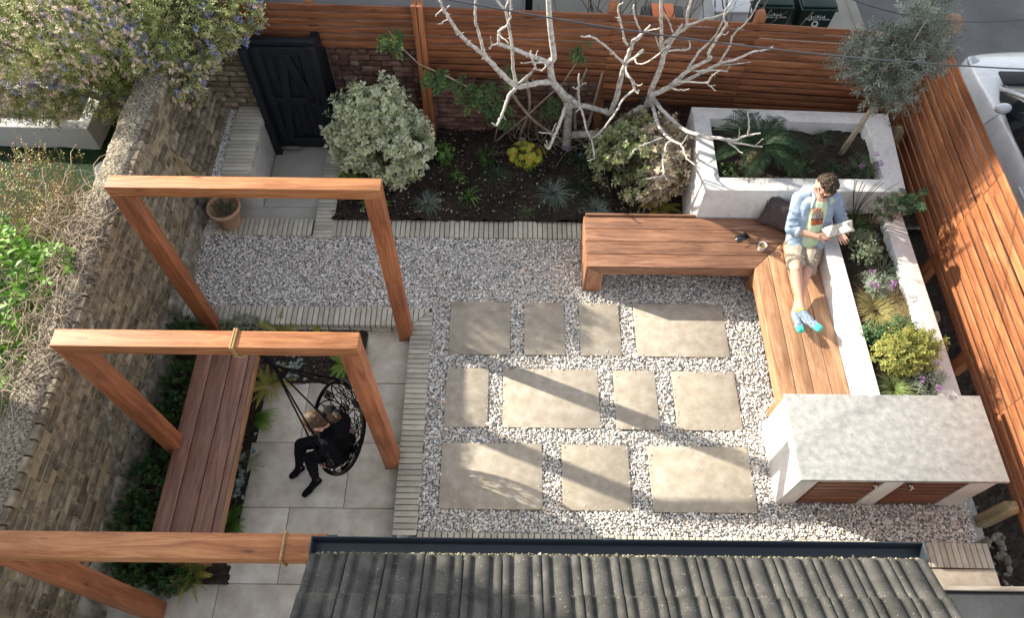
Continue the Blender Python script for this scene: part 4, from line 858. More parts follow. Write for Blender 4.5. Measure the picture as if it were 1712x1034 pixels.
# --- bare pruned fig tree
FIG=[
[(0.644,2.55,0.071,62),(0.631,2.55,0.353,52),(0.612,2.5,0.676,50),(0.515,2.42,0.94,48),(0.424,2.38,1.102,44),(0.394,2.35,1.246,40),(0.376,2.33,1.394,38),(0.407,2.32,1.469,34),(0.378,2.3,1.667,32),(0.342,2.28,1.915,30),(0.319,2.27,2.142,28),(0.285,2.25,2.503,24),(0.221,2.2,2.901,14)],
[(0.376,2.33,1.394,28),(0.223,2.22,1.55,24),(0.042,2.1,1.73,22),(-0.121,2.02,1.862,19)],
[(-0.121,2.02,1.862,16),(-0.12,2,1.992,14),(-0.109,1.98,2.039,14),(-0.037,1.95,2.141,11),(-0.02,1.92,2.29,9),(-0.027,1.88,2.587,7)],
[(-0.12,2,1.992,8),(-0.031,1.9,1.971,5)],
[(-0.121,2.02,1.866,9),(-0.185,1.98,1.878,6),(-0.201,1.95,1.863,5)],
[(-0.185,1.98,1.878,5),(-0.194,1.97,1.983,4)],
[(0.424,2.38,1.102,34),(0.32,2.28,1.199,32),(0.163,2.2,1.228,30),(0.048,2.13,1.276,30),(-0.124,2.08,1.5,28),(-0.23,2.03,1.688,25),(-0.285,2,1.783,22),(-0.409,1.95,1.95,20),(-0.476,1.92,2.071,18),(-0.538,1.88,2.23,16),(-0.581,1.85,2.354,14),(-0.599,1.83,2.438,9)],
[(-0.581,1.85,2.354,8),(-0.646,1.8,2.321,5)],
[(-0.583,1.85,2.331,8),(-0.521,1.82,2.401,5)],
[(-0.54,1.88,2.233,6),(-0.628,1.85,2.2,4)],
[(-0.23,2.03,1.688,20),(-0.259,2.02,1.777,17),(-0.291,2,1.957,15),(-0.322,1.98,2.135,13),(-0.316,1.95,2.366,11),(-0.327,1.92,2.663,8)],
[(0.048,2.13,1.276,22),(0.012,2.12,1.503,18),(-0.007,2.1,1.823,16),(-0.036,2.08,2.044,14),(-0.068,2.06,2.188,14),(-0.164,2.03,2.344,10)],
[(-0.068,2.06,2.188,9),(0.003,2.05,2.413,6)],
[(0.048,2.13,1.276,24),(0.027,2.08,1.273,20),(-0.031,1.98,1.28,17),(-0.09,1.85,1.174,15),(-0.139,1.76,1.116,13),(-0.183,1.72,1.178,7)],
[(-0.09,1.85,1.174,6),(-0.052,1.84,1.11,3)],
[(0.073,2.15,1.286,18),(0.212,2.02,1.581,13),(0.193,1.98,1.696,11),(0.174,1.97,1.785,7),(0.172,1.96,1.834,5)],
[(0.193,1.98,1.696,9),(0.29,1.93,1.733,9),(0.307,1.9,1.725,8),(0.275,1.88,1.686,8),(0.221,1.9,1.689,7)],
[(0.193,1.98,1.696,7),(0.093,1.93,1.73,5)],
[(0.203,1.97,1.732,6),(0.23,1.93,1.873,4)],
[(0.607,2.5,0.735,30),(0.579,2.38,0.814,24),(0.539,2.25,0.786,22),(0.486,2.12,0.717,19),(0.443,2.02,0.679,17),(0.392,1.93,0.619,14),(0.35,1.9,0.698,7)],
[(0.432,2.03,0.712,10),(0.39,1.98,0.788,8),(0.289,1.93,0.846,6)],
[(0.425,2.05,0.735,8),(0.451,2,0.912,5)],
[(0.391,1.93,0.623,8),(0.365,1.9,0.767,5)],
[(0.515,2.42,0.94,36),(0.598,2.35,0.936,30),(0.684,2.28,0.918,24),(0.688,2.24,1.012,15),(0.672,2.2,1.145,12),(0.643,2.12,1.441,9)],
[(0.665,2.18,1.224,6),(0.719,2.12,1.339,4)],
[(0.667,2.18,1.193,6),(0.603,2.13,1.268,5)],
[(0.684,2.28,0.918,18),(0.726,2.2,0.896,14),(0.782,2.02,0.792,12),(0.823,1.95,0.749,11),(0.85,1.88,0.695,10),(0.859,1.8,0.628,9),(0.795,1.76,0.629,6)],
[(0.709,2.24,0.915,8),(0.666,2.18,0.889,5)],
[(0.823,1.95,0.749,9),(0.9,1.93,0.856,11),(1.013,1.96,1.059,12),(1.094,2,1.258,12),(1.185,2.03,1.338,14),(1.157,2.02,1.443,15),(1.115,2.03,1.498,14),(1.091,2.1,1.502,9),(1.1,2.2,1.495,9)],
[(1.185,2.03,1.338,12),(1.22,2,1.321,10),(1.22,1.98,1.384,5)],
[(1.157,2.02,1.443,8),(1.201,1.98,1.435,6),(1.23,1.95,1.484,4)],
[(0.897,1.93,0.856,6),(0.91,1.9,0.828,4)],
[(0.612,2.5,0.676,36),(0.785,2.45,0.729,32),(1.007,2.38,0.711,32),(1.05,2.36,0.714,34),(1.077,2.32,0.928,32),(1.084,2.3,1.051,32),(1.083,2.25,1.344,28),(1.104,2.2,1.615,24),(1.12,2.15,1.813,22),(1.147,2.1,1.88,20),(1.214,2.02,2.085,9)],
[(1.147,2.1,1.88,16),(1.159,2.08,1.961,11),(1.073,2.03,2.149,9),(1.036,2,2.297,7)],
[(1.185,2.06,1.99,8),(1.298,2.02,2.055,6)],
[(1.076,2.19,1.733,16),(1.046,2.18,1.788,11),(0.978,2.14,2.001,10),(0.924,2.12,2.176,8),(0.959,2.1,2.252,5)],
[(0.975,2.14,2.001,5),(0.919,2.12,2.09,3)],
[(1.085,2.22,1.485,16),(0.953,2.15,1.668,12),(0.784,2.1,1.857,11),(0.721,2.06,1.919,9),(0.62,2.03,1.947,6)],
[(1.09,2.22,1.492,18),(1.157,2.15,1.623,15),(1.212,2.1,1.748,13),(1.176,2.05,1.775,8)],
[(1.165,2.15,1.609,10),(1.168,2.08,1.627,8),(1.209,2.05,1.632,8),(1.293,2,1.738,8),(1.389,1.95,1.92,6)],
[(0.697,2.55,0.196,48),(0.881,2.52,0.239,46),(1.065,2.5,0.282,44),(1.182,2.45,0.489,42),(1.305,2.42,0.652,44),(1.41,2.38,0.811,46),(1.462,2.35,0.906,44)],
[(1.44,2.35,0.889,40),(1.417,2.32,1.046,34),(1.446,2.26,1.405,30),(1.449,2.22,1.639,26),(1.483,2.19,1.8,20),(1.514,2.16,1.93,16),(1.528,2.15,1.989,10)],
[(1.407,2.24,1.663,22),(1.369,2.2,1.879,18),(1.316,2.17,2.124,17),(1.274,2.14,2.368,15),(1.215,2.1,2.723,10)],
[(1.406,2.24,1.636,10),(1.325,2.2,1.816,6)],
[(1.47,2.18,1.887,9),(1.401,2.15,2.031,7),(1.351,2.13,2.114,5)],
[(1.421,2.23,1.672,18),(1.424,2.2,1.764,18),(1.531,2.15,1.921,17),(1.63,2.1,2.062,12),(1.841,2.05,2.189,9),(1.929,2.02,2.29,7),(2.085,2,2.394,5)],
[(1.571,2.12,2,14),(1.532,2.08,2.161,12),(1.528,2.05,2.332,11),(1.476,2,2.635,8)],
[(1.426,2.22,1.639,10),(1.529,2.15,1.712,10),(1.633,2.1,1.772,9),(1.614,2.08,1.877,5)],
[(1.444,2.34,0.932,34),(1.437,2.28,1.047,32),(1.566,2.2,1.225,29),(1.613,2.16,1.34,27),(1.695,2.1,1.536,20),(1.833,2.03,1.721,16),(1.799,2.02,1.776,15),(1.828,2,1.958,14),(1.867,1.98,2.126,13),(1.824,1.96,2.205,9),(1.818,1.95,2.305,9),(1.846,1.93,2.435,8),(1.827,1.9,2.655,6)],
[(1.853,1.98,2.038,6),(1.88,1.96,2.048,5),(1.896,1.95,2.081,4)],
[(1.673,2.11,1.538,14),(1.725,2.08,1.748,12),(1.812,2.05,1.937,10),(1.842,2.02,2.138,7)],
[(1.609,2.18,1.27,22),(1.779,2.12,1.445,18),(1.939,2.07,1.626,15),(2.066,2.03,1.718,13),(2.192,2,1.833,11),(2.266,1.98,1.864,9),(2.334,1.96,1.914,7)],
[(1.939,2.07,1.626,11),(1.973,2.04,1.856,10),(1.971,2.02,1.997,9),(2.047,1.99,2.176,7),(2.078,1.96,2.394,6),(2.07,1.94,2.577,4)],
[(1.722,2.1,1.512,10),(1.885,2.05,1.572,9),(2.021,2.02,1.586,8)],
[(2.017,2.02,1.593,6),(2.028,2,1.667,4)],
[(1.964,2.06,1.621,8),(2.191,1.98,1.728,5)],
[(1.612,2.15,1.357,14),(1.647,2.1,1.387,11),(1.844,1.98,1.482,9),(1.868,1.96,1.572,8),(1.918,1.93,1.67,5)],
[(1.844,1.98,1.482,8),(1.931,1.93,1.434,5)],
[(1.876,1.96,1.464,5),(1.92,1.94,1.483,4)],
[(1.565,2.18,1.254,12),(1.596,2.1,1.288,9),(1.658,2.06,1.311,8),(1.709,2.03,1.354,6)],
[(1.465,2.34,0.883,26),(1.468,2.14,0.925,22),(1.49,1.95,0.938,19),(1.546,1.8,0.958,17),(1.579,1.7,1.003,15),(1.665,1.6,1.027,12),(1.704,1.45,1.009,10),(1.814,1.34,1.001,7)],
[(1.578,1.7,0.987,11),(1.524,1.64,0.993,12),(1.48,1.46,0.964,11),(1.475,1.32,0.927,10),(1.395,1.28,0.934,8),(1.309,1.24,0.947,6)],
[(1.474,1.32,0.933,8),(1.508,1.27,0.913,5)],
[(1.513,1.78,0.953,10),(1.321,1.66,0.983,9),(1.203,1.57,0.984,7),(1.149,1.5,0.949,5)],
[(1.658,1.6,1.035,7),(1.68,1.58,1.193,5)],
[(1.488,2.33,0.925,26),(1.534,2.2,0.942,24),(1.673,2.02,0.913,22),(1.769,1.88,0.939,21),(1.887,1.74,1.025,20),(2.047,1.6,1.131,17),(2.128,1.54,1.178,14),(2.223,1.52,1.256,11),(2.323,1.5,1.309,8)],
[(2.229,1.52,1.272,9),(2.189,1.5,1.429,8),(2.13,1.48,1.588,6)],
[(2.072,1.59,1.113,11),(2.193,1.5,1.173,10),(2.354,1.42,1.219,8)],
[(2.302,1.45,1.203,7),(2.339,1.43,1.311,5)],
[(2.092,1.58,1.104,10),(2.16,1.52,1.095,9),(2.213,1.46,1.08,7)],
[(2.16,1.53,1.229,6),(2.124,1.51,1.35,4)]]

f = thing('fig_tree', 'bare pruned pale barked tree with knobbly branches in front of the back fence', 'tree', (.644, 2.55, .0))
def smooth_path(P, k=4):
    P = np.array(P, float); n = len(P); out = []
    for i in range(n-1):
        a = P[max(i-1, 0)]; b = P[i]; c_ = P[i+1]; d = P[min(i+2, n-1)]
        for j in range(k): t = j/k; out.append(.5*((2*b)+(-a+c_)*t+(2*a-5*b+4*c_-d)*t*t+(-a+3*b-3*c_+d)*t**3))
    out.append(P[-1]); return np.array(out)
r = np.random.default_rng(44)
m = MB(); b0 = FIG[0]; q = smooth_path([(x, y, z, rr/1000) for x, y, z, rr in [(b0[0][0]-.0, b0[0][1], -.08, 78)]+list(b0)], 5)
m.tube(q[:, :3], q[:, 3]*.86, 14); m.build('trunk', M['bark'], f, smooth=True)
for bi, b_ in enumerate(FIG[1:]):
    m = MB(); q = smooth_path([(x, y, z, rr/1000) for x, y, z, rr in b_], 5); rad = q[:, 3]*.88*(1+.07*np.sin(np.arange(len(q))*2.1+bi))
    q[:, :3] += r.normal(0, .0025, q[:, :3].shape); q[0, :3] = np.array(b_[0][:3]); m.tube(q[:, :3], np.maximum(rad, .0022), 9)
    L_ = np.linalg.norm(np.diff(q[:, :3], axis=0), axis=1).sum()
    for k in range(int(L_/.10)):       # buds and spurs
        i = r.integers(1, len(q)-1); d = unit(r.normal(size=3)); rr = q[i, 3]*.88
        m.cap(q[i, :3], q[i, :3]+d*(rr+.008+.014*r.uniform()), max(.0035, rr*.35), .0028, n=6)
    m.cap(q[-1, :3]-unit(q[-1, :3]-q[-2, :3])*.004, q[-1, :3]+unit(q[-1, :3]-q[-2, :3])*.004, max(.004, rad[-1]*1.25), max(.003, rad[-1]), n=8)
    m.build('branch', M['bark'], f, smooth=True)
m = MB(); m.box((1.335, 2.27, .985), (.055, .05, .085)); m.tube([(1.30, 2.26, 1.02), (1.335, 2.235, 1.0), (1.37, 2.25, 1.01)], .003); tag(m.build('solar_light', M['black'], loc=(1.335, 2.27, .94), bev=.006), 'small black box strapped to the fork of the bare tree', 'light')

# brown old stem and twiggy litter behind the tree
m = MB()
for a in [[(-.05, 2.64, .95), (.02, 2.62, .70), (.22, 2.6, .40), (.42, 2.58, .22), (.60, 2.55, .10)], [(.15, 2.68, .9), (.20, 2.66, .5), (.1, 2.62, .1)], [(.85, 2.62, .1), (.9, 2.64, .5), (.95, 2.66, 1.0)], [(.75, 2.62, .05), (.70, 2.65, .6), (.78, 2.66, 1.05)]]:
    q = smooth_path(a, 5); m.tube(q, np.linspace(.022, .012, len(q)), 8)
for k in range(70):
    p0 = np.array([r.uniform(0, 1.3), r.uniform(2.45, 2.66), .04]); d = unit(np.array([r.normal(0, .6), r.normal(0, .2), r.uniform(.2, 1.2)])); Q = [p0]
    for i in range(6): d = unit(d+r.normal(0, .25, 3)); Q.append(Q[-1]+d*r.uniform(.04, .14)); Q[-1][1] = min(Q[-1][1], 2.67)
    m.tube(Q, np.linspace(.005, .0015, 7), 4, False)
tag(m.build('dead_stems', M['twig'], loc=(.6, 2.6, 0), smooth=True), 'tangle of thin dead brown stems behind the bare tree trunk', 'dead stems')
m = MB(); m.bx(.09, .17, 2.43, 2.50, -.05, .20); tag(m.build('stub_post', M['grey_wood'], loc=(.13, 2.46, -.05), bev=.006), 'short grey wooden stub standing in the flower bed behind the yellow shrub', 'post')

# --- bed plants
r = np.random.default_rng(51)
YEL = [G(.48, .42, .04, 3), G(.58, .52, .08, 2), G(.28, .32, .04, 2)]
m = MB(); P, D = blob_points([(.16, 2.24, .20, .20, .15, .13)], 62, r, .75)
for p_, d_ in zip(P, D):
    dd = unit(d_+np.array([0, -.2, .6])); a = unit(np.cross(dd, r.normal(size=3))); b_ = np.cross(dd, a); k = 8; ph = np.arange(k)*6.283/k+r.uniform(0, 6)
    q = np.cos(ph)[:, None]*a+np.sin(ph)[:, None]*b_+dd*.25; c_ = pick(YEL, k, r, .08); leaf_add(m, np.tile(p_, (k, 1)), q, np.tile(dd, (k, 1)), .052, .015, c_, c_, .05, .1, .5)
P, D = blob_points([(.18, 2.22, .12, .18, .13, .10)], 60, r, .3); sprigs(m, P, D, r, 6, .04, .04, .014, [G(.08, .17, .03, 1)])
plant('yellow_shrub', 'small bright yellow leaved shrub in the middle of the flower bed', 'shrub', (.16, 2.24, .02), [('foliage', m, M['leaf'])])
BLUEG = [G(.17, .23, .19, 3), G(.24, .30, .26, 2), G(.12, .17, .13, 2), G(.32, .30, .22, 1)]
for (x, y, s_, lab) in [(-.91, 1.64, .19, 'blue grey grass tuft left of centre at the front of the flower bed'), (.47, 1.80, .23, 'large blue grey grass tuft in the right half of the flower bed'), (.93, 1.58, .19, 'blue grey grass tuft right behind the left end of the bench')]:
    m = MB(); blades(m, (x, y, .03), r, 150, s_*1.15, .0055, .95, .85, BLUEG, .03); blades(m, (x, y, .03), r, 70, s_*.75, .005, .5, 1.2, BLUEG, .03); plant('sedge_tuft', lab, 'ornamental grass', (x, y, .02), [('blades', m, M['grass'])], 'grassy tufts in the flower bed')
STRAP = [G(.10, .22, .04, 3), G(.16, .30, .06, 2), G(.06, .14, .03, 2)]
for (x, y, n_, L_, w_, lab, pal) in [(-.46, 1.74, 22, .20, .014, 'bright green strap leaved clump at the middle front of the bed', STRAP), (-.60, 2.03, 24, .17, .012, 'green leafy clump behind the strap leaved plant in the bed', STRAP),
        (-.17, 2.05, 60, .24, .006, 'fine dark green grass tuft left of the yellow shrub', [G(.045, .11, .03, 2), G(.07, .15, .045, 1)]), (.16, 1.53, 70, .15, .003, 'thin wispy upright grass tuft at the front edge of the bed', [G(.12, .19, .08, 1)]),
        (.80, 2.28, 44, .26, .016, 'dark strap leaved clump with small blue flowers beneath the bare tree', [G(.03, .075, .02, 2), G(.05, .11, .03, 1)]), (.78, 1.92, 60, .24, .005, 'dark drooping grass tuft between the bare tree and the withered bush', [G(.03, .06, .02, 2), G(.06, .10, .035, 1)])]:
    m = MB(); blades(m, (x, y, .03), r, n_, L_, w_, .8, .9, pal, .03)
    if 'blue flowers' in lab:
        for k in range(4):
            px_, py_ = x+r.uniform(-.2, .15), y+r.uniform(-.2, .05); PP = np.array([px_, py_, .24])+r.normal(0, .012, (26, 3)); cc = pick([G(.22, .26, .60, 1)], 26, r); leaf_add(m, PP, r.normal(size=(26, 3)), r.normal(size=(26, 3)), .012, .009, cc, cc); m.tube([(px_, py_, .03), (px_, py_, .24)], .002, 4, col=(.06, .12, .03))
    plant('leafy_clump', lab, 'plant', (x, y, .02), [('blades', m, M['grass'])])
FERN = [G(.07, .17, .025, 3), G(.11, .24, .04, 2)]; FERNY = [G(.30, .27, .05, 2), G(.38, .30, .06, 1), G(.22, .24, .05, 1)]; FERNB = [G(.14, .25, .04, 3), G(.18, .31, .06, 2)]
def fern(x, y, z, n_, L_, pal, lab, yaw=None, rise=.75, seed=0, pl=.055):
    r = np.random.default_rng(700+seed); m = MB()
    for k in range(int(n_*1.5)): frond(m, (x, y, z), (k/n_*6.283*2+r.normal(0, .2)) if yaw is None else r.normal(*yaw), L_*r.uniform(.75, 1.2), rise*r.uniform(.7, 1.4), r, pal, 30, pl, .0052, .75)
    return plant('fern', lab, 'fern', (x, y, z), [('fronds', m, M['leaf'])])
fern(-1.74, 1.88, .03, 9, .30, FERNB, 'green fern beneath the cream edged bush by the passage', seed=1)
fern(-1.45, 1.62, .03, 7, .20, FERN, 'small green fern behind the corner of the farthest timber arch', seed=2)
fern(1.62, 1.60, .03, 10, .26, FERNY, 'yellow brown fern wedged between the withered bush and the bench', seed=3)
m = MB(); P, D = blob_points([(-.75, 2.3, .12, .10, .10, .12)], 60, r, .3); sprigs(m, P, D, r, 6, .05, .035, .022, [G(.11, .24, .05, 1), G(.17, .30, .07, 1)]); plant('small_shrub', 'small bright green leafy plant in the bed beside the fence post', 'shrub', (-.75, 2.3, .02), [('foliage', m, M['leaf'])])
m = MB(); P, D = blob_points([(-.28, 2.25, .12, .09, .08, .12)], 40, r, .3); sprigs(m, P, D, r, 5, .05, .03, .018, [G(.06, .13, .03, 1)]); plant('small_shrub', 'small dark leafy seedling left of the yellow shrub', 'shrub', (-.28, 2.25, .02), [('foliage', m, M['leaf'])])
# fallen leaves and crumbs on the soil
m = MB(); n = 420; P = np.column_stack([r.uniform(-1.7, 1.7, n), r.uniform(1.48, 2.6, n), np.full(n, .075)]); w_ = (P[:, 0] < -.5) | (P[:, 0] > 1.2) | (r.uniform(size=n) < .35); P = P[w_]; n = len(P)
cc = pick([G(.50, .45, .33, 2), G(.36, .30, .2, 2), G(.6, .56, .45, 1)], n, r); leaf_add(m, P, np.column_stack([r.normal(size=(n, 2)), r.normal(0, .2, n)]), np.tile([0, 0, 1.], (n, 1)), .032, .018, cc, cc)
tag(m.build('fallen_leaves', M['leaf']), kind='stuff')
m = MB(); n = 2600; P = np.column_stack([r.uniform(-1.88, 1.85, n), r.uniform(1.45, 2.75, n), .03+r.uniform(.0, .045, n)]); stones(m, P, .008, 61, np.array([(.05, .04, .03), (.09, .07, .055), (.16, .14, .12), (.3, .28, .25)]), np.array([.5, .3, .15, .05]))
n = 900; P = np.column_stack([r.uniform(-2.32, -1.45, n), r.uniform(-.45, .12, n), r.uniform(-.085, -.065, n)]); stones(m, P, .007, 62, np.array([(.05, .04, .03), (.09, .07, .055), (.2, .18, .15)]), np.array([.5, .3, .2]))
n = 900; P = np.column_stack([r.uniform(3.9, 4.2, n), r.uniform(-2.3, 2.4, n), r.uniform(-.10, -.06, n)]); stones(m, P, .013, 63, np.array([(.05, .04, .03), (.12, .10, .08), (.3, .28, .25)]), np.array([.5, .35, .15]))
n = 34; P = np.column_stack([r.uniform(3.95, 4.25, n), r.uniform(-2.4, -1.7, n), r.uniform(-.09, -.02, n)]); stones(m, P, .038, 64, np.array([(.16, .14, .11), (.24, .21, .165), (.10, .085, .065)]), np.array([.4, .3, .3]))
tag(m.build('soil_crumbs', M['stone']), kind='stuff')

# --- left beds
r = np.random.default_rng(55)
BOX = [G(.022, .065, .016, 3), G(.045, .105, .026, 2), G(.08, .15, .04, 1)]
for k, (bl, lab, nn_) in enumerate([([(-3.10, -.05, .08, .17, .16, .20)], 'dark green hedge shrub at the far left corner by the farthest arch post', 260), ([(-3.03, -.62, .05, .17, .30, .24), (-3.1, -.95, .0, .14, .16, .2)], 'dark green hedge shrub between the brick wall and the far end of the long bench', 520),
        ([(-3.05, -1.50, .05, .18, .30, .26), (-3.12, -1.85, .08, .17, .22, .24)], 'dark green hedge shrub between the brick wall and the near half of the long bench', 620), ([(-3.02, -2.2, .02, .22, .14, .22), (-2.75, -2.3, -.02, .16, .1, .14)], 'dark green hedge shrub at the near end of the bed below the nearest arch', 380)]):
    m = MB(); P, D = blob_points(bl, nn_, r, .6, .5, 6, k); sprigs(m, P, D, r, 9, .05, .024, .013, BOX, None, .8, .5, .4); st = MB(); crown_stems(st, (bl[0][0], bl[0][1], -.12), P, r, .008, 8)
    plant('hedge_shrub', lab, 'shrub', (bl[0][0], bl[0][1], -.12), [('foliage', m, M['leaf']), ('stem', st, M['bark_dark'])], 'dark hedge shrubs along the brick wall')
m = MB(); P, D = blob_points([(-2.58, .10, .02, .22, .10, .13), (-2.80, .06, .0, .12, .08, .1)], 330, r, .5, .4, 8, 2); sprigs(m, P, D, r, 8, .055, .016, .010, [G(.13, .17, .09, 2), G(.2, .24, .14, 1), G(.08, .12, .05, 2)], [G(.36, .38, .26, 2), G(.2, .25, .13, 1)], .8, .6, .45)
plant('pittosporum_shrub', 'fine speckled grey green shrub right of the farthest arch left post', 'shrub', (-2.6, .1, -.1), [('foliage', m, M['leaf'])])
fern(-2.27, .07, -.08, 8, .27, FERNY, 'fern with one upright frond against the brick edging behind the bench', seed=4, rise=1.3)
fern(-1.88, .05, -.08, 6, .17, FERNY, 'low olive coloured fern at the middle of the far bed edge', seed=5)
fern(-2.27, -.52, -.08, 11, .27, FERNY, 'golden brown fern beside the far right corner of the long bench', seed=6, pl=.05)
fern(-2.36, -.86, -.08, 10, .24, FERNB, 'bright green fern spilling from under the long bench onto the terrace', seed=7, yaw=(0, .7))
fern(-1.56, -.28, -.08, 11, .21, FERNB, 'bright green fern beside the swing in the far bed', seed=8)
fern(-2.40, -1.83, -.08, 9, .20, FERN, 'dark green fern at the near end of the narrow bed beside the bench', seed=9, yaw=(0, .8))
fern(-2.60, -2.24, -.08, 11, .24, FERNY, 'olive brown fern below the nearest timber arch', seed=10)
def brunnera(x, y, n_, lab, sd, ry=.13, rx=.13):
    r = np.random.default_rng(sd); m = MB()
    for k in range(n_):
        p_ = np.array([x+r.normal(0, rx*.6), y+r.normal(0, ry*.6), r.uniform(-.05, .05)]); yaw = r.uniform(0, 6.28); dd = np.array([math.cos(yaw), math.sin(yaw), r.normal(.0, .15)])
        nn = unit(np.array([r.normal(0, .25), r.normal(0, .25), 1])); sd_ = unit(np.cross(dd, nn)); s_ = r.uniform(.026, .045); c0 = pick([G(.34, .44, .38, 2), G(.26, .36, .29, 1)], 1, r)[0]; ce = c0*.45
        out = [(0, 0), (-.18, .45), (.15, .62), (.6, .5), (1.05, 0), (.6, -.5), (.15, -.62), (-.18, -.45)]; V = [p_+dd*a*s_+sd_*b_*s_ for a, b_ in out]+[p_+dd*s_*.4+nn*-.004]
        m.add(V, [(i, (i+1) % 8, 8) for i in range(8)], col=np.array([ce]*8+[c0])); m.tube([p_, (x+(p_[0]-x)*.3, y+(p_[1]-y)*.3, -.1)], .0015, 3, False, col=(.1, .16, .06))
    if 'blue' in lab:
        fl = MB(); PP = np.array([x, y, .03])+r.normal(0, 1, (50, 3))*np.array([.05, .10, .015]); cc = pick([G(.30, .36, .68, 1)], 50, r); leaf_add(fl, PP, r.normal(size=(50, 3)), r.normal(size=(50, 3)), .010, .010, cc, cc)
    plant('brunnera', lab, 'plant', (x, y, -.1), [('leaves', m, M['leaf'])]+([('flowers', fl, M['petal'])] if 'blue' in lab else []), 'silver leaved plants in the swing terrace beds')
brunnera(-2.05, -.36, 30, 'silver heart leaved plant in the far bed right of the golden fern', 81); brunnera(-2.36, -1.25, 20, 'silver heart leaved plant halfway along the narrow bed by the bench', 82, .12, .06); brunnera(-2.36, -1.52, 22, 'silver heart leaved plant with tiny blue flowers in the narrow bed', 83, .12, .06)
m = MB(); st = MB()
for k in range(7):
    a = np.array([-2.36, -1.30, -.06]); b_ = a+np.array([r.uniform(.10, .24), r.normal(0, .09), r.uniform(.03, .10)]); st.tube(smooth_path([a, (a+b_)/2+np.array([0, 0, .03]), b_], 3), .0015, 4, False, col=(.15, .2, .08))
    t = np.linspace(.3, 1, 8)[:, None]; PP = a+(b_-a)*t; sprigs(m, PP, np.tile(unit(b_-a), (8, 1)), r, 3, .02, .017, .010, [G(.19, .26, .14, 1)], [G(.35, .4, .28, 1)])
plant('trailing_sprig', 'thin grey green leafy sprig leaning over the terrace slabs', 'plant', (-2.36, -1.3, -.1), [('foliage', m, M['leaf']), ('stem', st, M['grass'])])

# --- big planter plants
r = np.random.default_rng(61)
m = MB(); CY = [G(.016, .040, .016, 3), G(.028, .060, .024, 2)]
for k in range(30): ring_ = k % 3; frond(m, (2.44, 1.64, .94), k*2.399+r.normal(0, .1), (.58, .50, .38)[ring_]*r.uniform(.9, 1.1), (.55, .95, 1.5)[ring_], r, CY, 38, .095, .0075, .9, .95, False, .35, np.array([.05, .07, .025]), .0035)
st = MB(); st.ell((2.44, 1.66, .84), (.075, .075, .10)); 
for k in range(40): a = r.uniform(0, 6.28); st.cap((2.44+.03*math.cos(a), 1.66+.03*math.sin(a), .92), (2.44+.05*math.cos(a), 1.66+.05*math.sin(a), .96+.02*r.uniform()), .005, .002, n=5)
plant('cycad', 'dark green palm like cycad with stiff feathery fronds in the big white planter', 'cycad', (2.44, 1.66, .74), [('fronds', m, M['leaf']), ('trunk', st, m_noise('cycad trunk', [(.3, (.14, .07, .04)), (.7, (.30, .17, .10))], 30, .9, .8, .01, 80))])
m = MB(); OL = [G(.155, .185, .145, 3), G(.22, .25, .205, 3), G(.10, .125, .085, 2), G(.30, .325, .285, 1)]
bl = [(3.30, 1.75, 1.93, .29, .25, .24), (3.52, 1.78, 2.10, .24, .24, .24), (3.38, 1.72, 2.42, .17, .17, .26), (3.10, 1.75, 2.08, .20, .2, .18), (3.42, 1.72, 1.66, .24, .22, .15), (3.66, 1.8, 1.95, .16, .18, .16), (3.0, 1.75, 1.88, .14, .14, .1)]
P, D = blob_points(bl, 1150, r, .35, .4, 6, 7); sprigs(m, P, D, r, 12, .12, .044, .0105, OL, None, .75, .35, .5, droop=.05)
st = MB(); q = smooth_path([(3.40, 1.83, .70), (3.41, 1.82, 1.0), (3.42, 1.79, 1.30), (3.40, 1.76, 1.60), (3.38, 1.75, 1.95)], 4); st.tube(q, np.linspace(.030, .016, len(q)), 9); st.tube([(3.37, 1.82, .70), (3.39, 1.80, .95), (3.41, 1.78, 1.3)], .009, 6)
crown_stems(st, (3.40, 1.76, 1.55), P, r, .010, 34, .05)
plant('olive_tree', 'young olive tree with grey green crown on a thin leaning trunk', 'tree', (3.40, 1.83, .72), [('foliage', m, M['leaf']), ('trunk', st, M['bark_olive'])])
def wallflower(x, y, z, lab, sd, s_=.15, nf=7, pal=None):
    r = np.random.default_rng(sd); m = MB(); fls = []; P, D = blob_points([(x, y, z+s_*.5, s_, s_*.95, s_*.6)], 90, r, .3); sprigs(m, P, D, r, 9, .06, .042, .0075, pal or [G(.15, .20, .13, 2), G(.23, .28, .2, 1), G(.30, .33, .26, 1)], None, .85, .6, .4)
    for k in range(nf):
        fl = MB(); fls.append(('flower_head', fl, M['petal'])); a = r.uniform(0, 6.28); p_ = np.array([x+math.cos(a)*s_*.9, y+math.sin(a)*s_*.9, z+s_*1.25+r.uniform(0, .04)]); m.tube([(x, y, z), p_], .002, 4, False, col=(.15, .2, .1)); o_ = unit(r.normal(size=(26, 3))); PP = p_+o_*np.array([.016, .016, .011])
        cc = pick([G(.38, .16, .42, 2), G(.47, .24, .50, 1), G(.26, .09, .30, 1)], 26, r); leaf_add(fl, PP, o_, r.normal(size=(26, 3)), .014, .012, cc, cc)
    return plant('wallflower', lab, 'flowering plant', (x, y, z), [('foliage', m, M['leaf'])]+fls, 'purple wallflowers in the white planters')
wallflower(3.50, 1.53, .74, 'purple wallflower in the right corner of the big planter beneath the olive tree', 91, .14, 4, [G(.07, .11, .05, 2), G(.12, .16, .09, 1)])
wallflower(3.42, .27, .55, 'silvery purple wallflower in the middle of the long low planter', 92, .12, 6, [G(.3, .34, .28, 2), G(.2, .25, .17, 1)]); wallflower(3.60, -.72, .55, 'purple wallflower at the near end of the long planter beside the worktop', 93, .13, 7)
